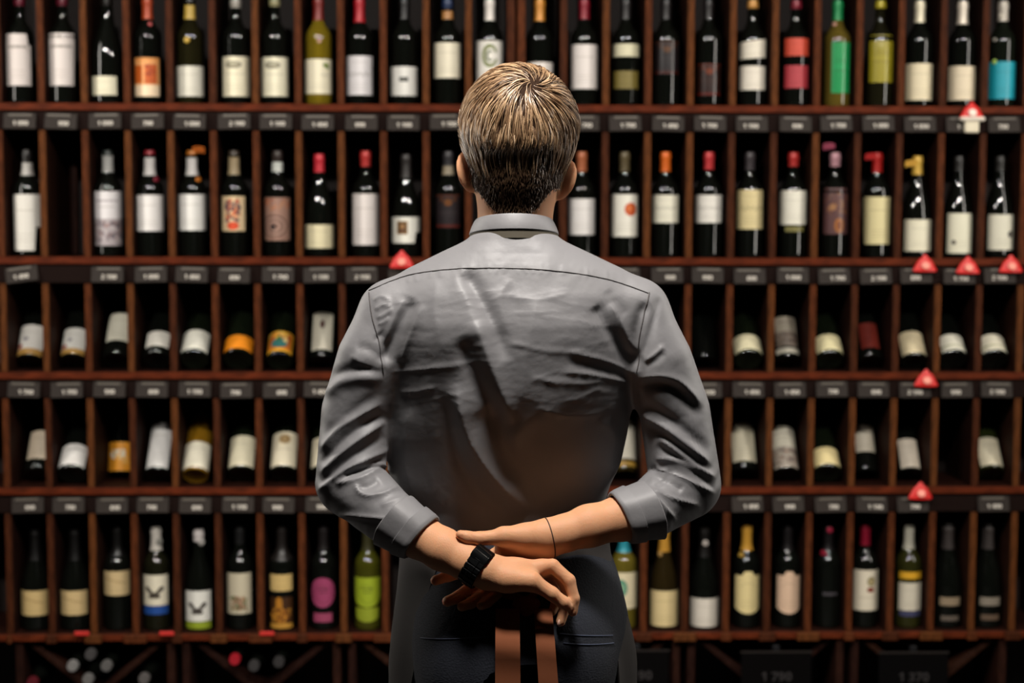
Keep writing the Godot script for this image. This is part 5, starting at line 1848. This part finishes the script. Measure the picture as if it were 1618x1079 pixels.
func make_watch(parent: Node):
	var c := P(753, 896, 0.050)
	var dir := (P(768, 906, 0.054) - P(738, 885, 0.044)).normalized()
	var x := dir.cross(Vector3(0, 0, 1)).normalized()       # across the arm, in the picture's plane
	var y := x.cross(dir)
	if y.z < 0: y = -y
	if x.y < 0: x = -x
	var dark := mat(rgb8(20, 21, 22), 0.22, 0.55)
	var o := Node3D.new()
	o.name = "wristwatch"
	parent.add_child(o)
	o.set_meta("label", "black link bracelet watch")
	var n := 20
	for k in n:
		var a := TAU * k / n
		var out := x * cos(a) + y * sin(a)
		var tan_ := -x * sin(a) + y * cos(a)
		var at := c + out * 0.0292
		var lb := MB.new()
		lb.box(Vector3(-0.0043, -0.0022, -0.0132), Vector3(0.0043, 0.0022, 0.0132), 0.0012)
		lb.box(Vector3(-0.0046, 0.0006, -0.0045), Vector3(0.0046, 0.003, 0.0045), 0.0009)
		put("link", lb.mesh(false), dark, o, at, Basis(tan_, out, tan_.cross(out)))
	# the case sits on the upper side of the wrist
	var cb := MB.new()
	var rows := []
	for r in 9:       # a curved case, arched along the band
		var a := deg_to_rad(lerpf(-8.0, 66.0, r / 8.0))
		var end := 1.0 - pow(absf(r / 4.0 - 1.0), 4.0)
		var out := x * cos(a) + y * sin(a)
		var ring := []
		for q in [[-0.0150, 0.0], [-0.0150, 0.0036], [-0.0125, 0.0056], [0.0125, 0.0056], [0.0150, 0.0036], [0.0150, 0.0]]:
			ring.append(c + out * (0.0286 + q[1] * (0.45 + 0.55 * end)) + dir * q[0] * (0.86 + 0.14 * end))
		rows.append(ring)
	cb.sheet(rows, true, true)
	cb.fan(rows[0], (rows[0][0] + rows[0][5]) / 2)
	cb.fan(rows[8], (rows[8][0] + rows[8][5]) / 2, true)
	put("watch_case", cb.mesh(true, 35), mat(rgb8(14, 15, 16), 0.12, 0.3), o)

func make_nails(parent: Node):
	var m := mat(rgb8(232, 186, 166), 0.25)
	for q in [[893, 953, 0.0825, 0.0062, Vector3(0.55, 0.35, 0.75), Vector3(0.7, -0.6, 0)], [886, 984, 0.054, 0.005, Vector3(0.3, 0.0, 0.95), Vector3(-0.3, -0.9, 0)]]:
		var at := P(q[0], q[1], q[2])
		var n: Vector3 = (q[4] as Vector3).normalized()
		var t: Vector3 = q[5]
		t = (t - n * t.dot(n)).normalized()
		var b := MB.new()
		b.lathe([Vector2(0.0, 0.0006), Vector2(q[3] * 0.7, 0.0003), Vector2(q[3], -0.0012)], 16)
		for k in b.v.size(): b.v[k].z *= 1.3
		put("fingernail", b.mesh(true, 80), m, parent, at, Basis(n.cross(t), n, t))

func make_collar(parent: Node, cloth: Material, strap: Material):
	var rows := 8
	var cols := 64
	# [pixel row behind, half width px, depth half, sink toward the front]
	var build_ring := func(py: float, a: float, b: float, rise: float) -> Array:
		var ring := []
		for s in cols:
			var th := TAU * s / cols
			var back := (1.0 + cos(th)) / 2.0
			var c := P(812, py + rise * (1.0 - pow(back, 0.8)), -0.128)
			ring.append(Vector3(c.x + a * sin(th), c.y, MAN_Z - 0.128 + b * cos(th)))
		return ring
	var b := MB.new()
	b.sheet([build_ring.call(352, 0.0590, 0.0630, 30), build_ring.call(338, 0.0600, 0.0640, 30), build_ring.call(336.5, 0.0618, 0.0658, 30), build_ring.call(339, 0.0638, 0.0680, 30), build_ring.call(349, 0.0680, 0.0730, 26), build_ring.call(359, 0.0715, 0.0765, 26), build_ring.call(360.5, 0.0705, 0.0755, 26), build_ring.call(350, 0.064, 0.070, 26)], true, true)
	put("collar", b.mesh(true, 60), cloth, parent)
	var s := MB.new()
	s.sheet([build_ring.call(376, 0.070, 0.0720, 30), build_ring.call(374, 0.0740, 0.0765, 30), build_ring.call(352, 0.0690, 0.0725, 30), build_ring.call(351, 0.0640, 0.0690, 30)], true)
	put("neck_strap", s.mesh(true, 60), strap, parent)

func shoe(parent: Node, s: float, m: Material):
	var c := Vector3(P(812 + s * 88, 1000, -0.125).x + s * 0.022, 0, MAN_Z - 0.14)
	var b := MB.new()
	nets(func(p: Vector3): 
		var d := smin(cone(p, c + Vector3(0, 0.042, 0.02), c + Vector3(s * 0.012, 0.036, -0.16), 0.046, 0.042), cone(p, c + Vector3(0, 0.05, 0.0), c + Vector3(0, 0.10, 0.0), 0.046, 0.05), 0.03)
		return maxf(d, 0.0125 - p.y), c - Vector3(0.09, 0.0, 0.24), c + Vector3(0.09, 0.17, 0.09), 0.008, b)
	put("shoe", b.mesh_indexed(), m, parent)

func make_man():
	var man := thing("person", "man seen from behind, grey shirt with rolled sleeves, hands clasped behind his back", "person")
	prepare_shirt()
	make_folds()
	# --- skin: one mesh of head, trunk, arms and hands
	var skin := mat(rgb8(198, 145, 108), 0.58, 0.0, 0.35)
	skin.subsurf_scatter_enabled = true
	skin.subsurf_scatter_strength = 0.18
	skin.normal_enabled = true
	skin.normal_texture = bump_tex(0.09, 17, 2.0, 256)
	skin.normal_scale = 0.25
	skin.uv1_triplanar = true
	skin.uv1_scale = Vector3(14, 14, 14)
	var sb := MB.new()
	var hc := P(817, 270, -0.15)
	nets(head_and_ears, hc - Vector3(0.12, 0.14, 0.13), hc + Vector3(0.12, 0.16, 0.125), 0.0034, sb)
	var lh := left_hand()
	nets(func(p): return hand_sdf(p, lh), P(600, 1000, 0.0) + Vector3(0, 0, -0.06), P(925, 780, 0.0) + Vector3(0, 0, 0.13), 0.0026, sb)
	var rh := right_hand()
	nets(func(p): return hand_sdf(p, rh), P(672, 980, 0.0) + Vector3(0, 0, -0.06), P(1075, 765, 0.0) + Vector3(0, 0, 0.11), 0.0028, sb)
	nets(func(p): return shirt(p) + 0.022, P(480, 930, 0.0) + Vector3(0, 0, -0.28), P(1160, 350, 0.0) + Vector3(0, 0, 0.09), 0.014, sb)
	put("body", sb.mesh_indexed(), skin, man)
	make_hair(man)
	make_nails(man)
	# --- shirt
	var cloth := mat(rgb8(112, 111, 113), 0.55)
	cloth.rim_enabled = true
	cloth.rim = 0.25
	cloth.normal_enabled = true
	cloth.normal_texture = bump_tex(0.03, 8, 3.0, 512)
	cloth.normal_scale = 0.14
	cloth.uv1_triplanar = true
	cloth.uv1_scale = Vector3(5, 5, 5)
	var mb := MB.new()
	nets(shirt, P(486, 925, 0.0) + Vector3(-0.01, 0, -0.27), P(1152, 358, 0.0) + Vector3(0.01, 0, 0.085), 0.0028, mb)
	# displace by the folds on what faces backwards
	var nn := PackedVector3Array()
	nn.resize(mb.v.size())
	for k in range(0, mb.i.size(), 3):
		var a := mb.v[mb.i[k]]
		var f := -(mb.v[mb.i[k + 1]] - a).cross(mb.v[mb.i[k + 2]] - a)
		nn[mb.i[k]] += f; nn[mb.i[k + 1]] += f; nn[mb.i[k + 2]] += f
	for k in nn.size():
		var n := nn[k].normalized()
		var h := fold_at(px_of(mb.v[k]))
		mb.v[k] += n * h * smooth01(-0.1, 0.35, n.z)
	var sh := put("shirt", mb.mesh_indexed(), cloth, man)
	var thread := mat(rgb8(70, 66, 66), 0.7)
	seam(sh, "yoke_seam", V([583, 459, 640, 437, 700, 427, 770, 424, 850, 426, 920, 434, 975, 446, 1024, 463]), 0.0008, thread)
	seam(sh, "sleeve_seam", V([583, 462, 588, 500, 600, 545, 606, 590]), 0.0009, thread)
	seam(sh, "sleeve_seam", V([1026, 462, 1018, 500, 1008, 545, 1006, 590]), 0.0009, thread)
	make_cuff(sh, cloth, cuff_l, cuff_l_dir, 0.0345, Vector3(0, 1, 0))
	make_cuff(sh, cloth, cuff_r, cuff_r_dir, 0.0365, Vector3(0, 1, 0))
	var strap := mat(rgb8(72, 66, 54), 0.85)
	make_collar(sh, cloth, strap)
	# --- jeans, shoes, apron
	var denim := mat(rgb8(15, 20, 32), 0.9)
	denim.normal_enabled = true
	denim.normal_texture = bump_tex(0.12, 4, 3.0, 256)
	denim.normal_scale = 0.4
	denim.uv1_triplanar = true
	denim.uv1_scale = Vector3(8, 8, 8)
	var jb := MB.new()
	nets(jeans, Vector3(-0.3, 0.0, MAN_Z - 0.3), Vector3(0.32, P(809, 872).y, MAN_Z + 0.03), 0.010, jb)
	put("jeans", jb.mesh_indexed(), denim, man)
	var leather := mat(rgb8(40, 28, 22), 0.5)
	shoe(man, -1.0, leather)
	shoe(man, 1.0, leather)
	make_apron(man, mat(rgb8(47, 42, 40), 0.85), mat(rgb8(116, 68, 45), 0.85, 0.0, 0.2))
	make_watch(man)
	# a thin dark thread round the other wrist
	var c := P(868, 849, 0.012)
	var dir := (P(862, 850, 0.014) - P(890, 843, 0.009)).normalized()
	var path := []
	var rad := []
	var x := dir.cross(Vector3.UP).normalized()
	var y := dir.cross(x)
	for k in 33:
		var a := TAU * k / 32
		var out := x * cos(a) + y * sin(a)
		var p := c + out * 0.045
		for s in 24: p -= out * hand_sdf(p, rh) * 0.8
		path.append(p + out * 0.0006)
		rad.append(0.0008)
	var tb := MB.new()
	tb.tube(path, rad, 6, false)
	put("wrist_thread", tb.mesh_indexed(), mat(rgb8(30, 14, 14), 0.7), man)
	# seams of the jeans under the pockets
	var seam_m := mat(rgb8(50, 58, 78), 0.8)
	for row in [V([884, 1001, 920, 1006, 968, 1004]), V([890, 1016, 930, 1021, 970, 1016]), V([664, 1008, 710, 1012, 768, 1006])]:
		var line := []
		var lr := []
		for k in 17:
			var t := k / 16.0
			var q: Vector2 = row[0].lerp(row[1], t).lerp(row[1].lerp(row[2], t), t)
			var d := ray(q.x, q.y).normalized()
			var p := EYE + d * 2.2
			for s in 60: p += d * jeans(p) * 0.7
			line.append(p)
			lr.append(0.0011)
		var jb2 := MB.new()
		jb2.tube(line, lr, 6)
		put("jeans_seam", jb2.mesh_indexed(), seam_m, man.get_node("jeans"))
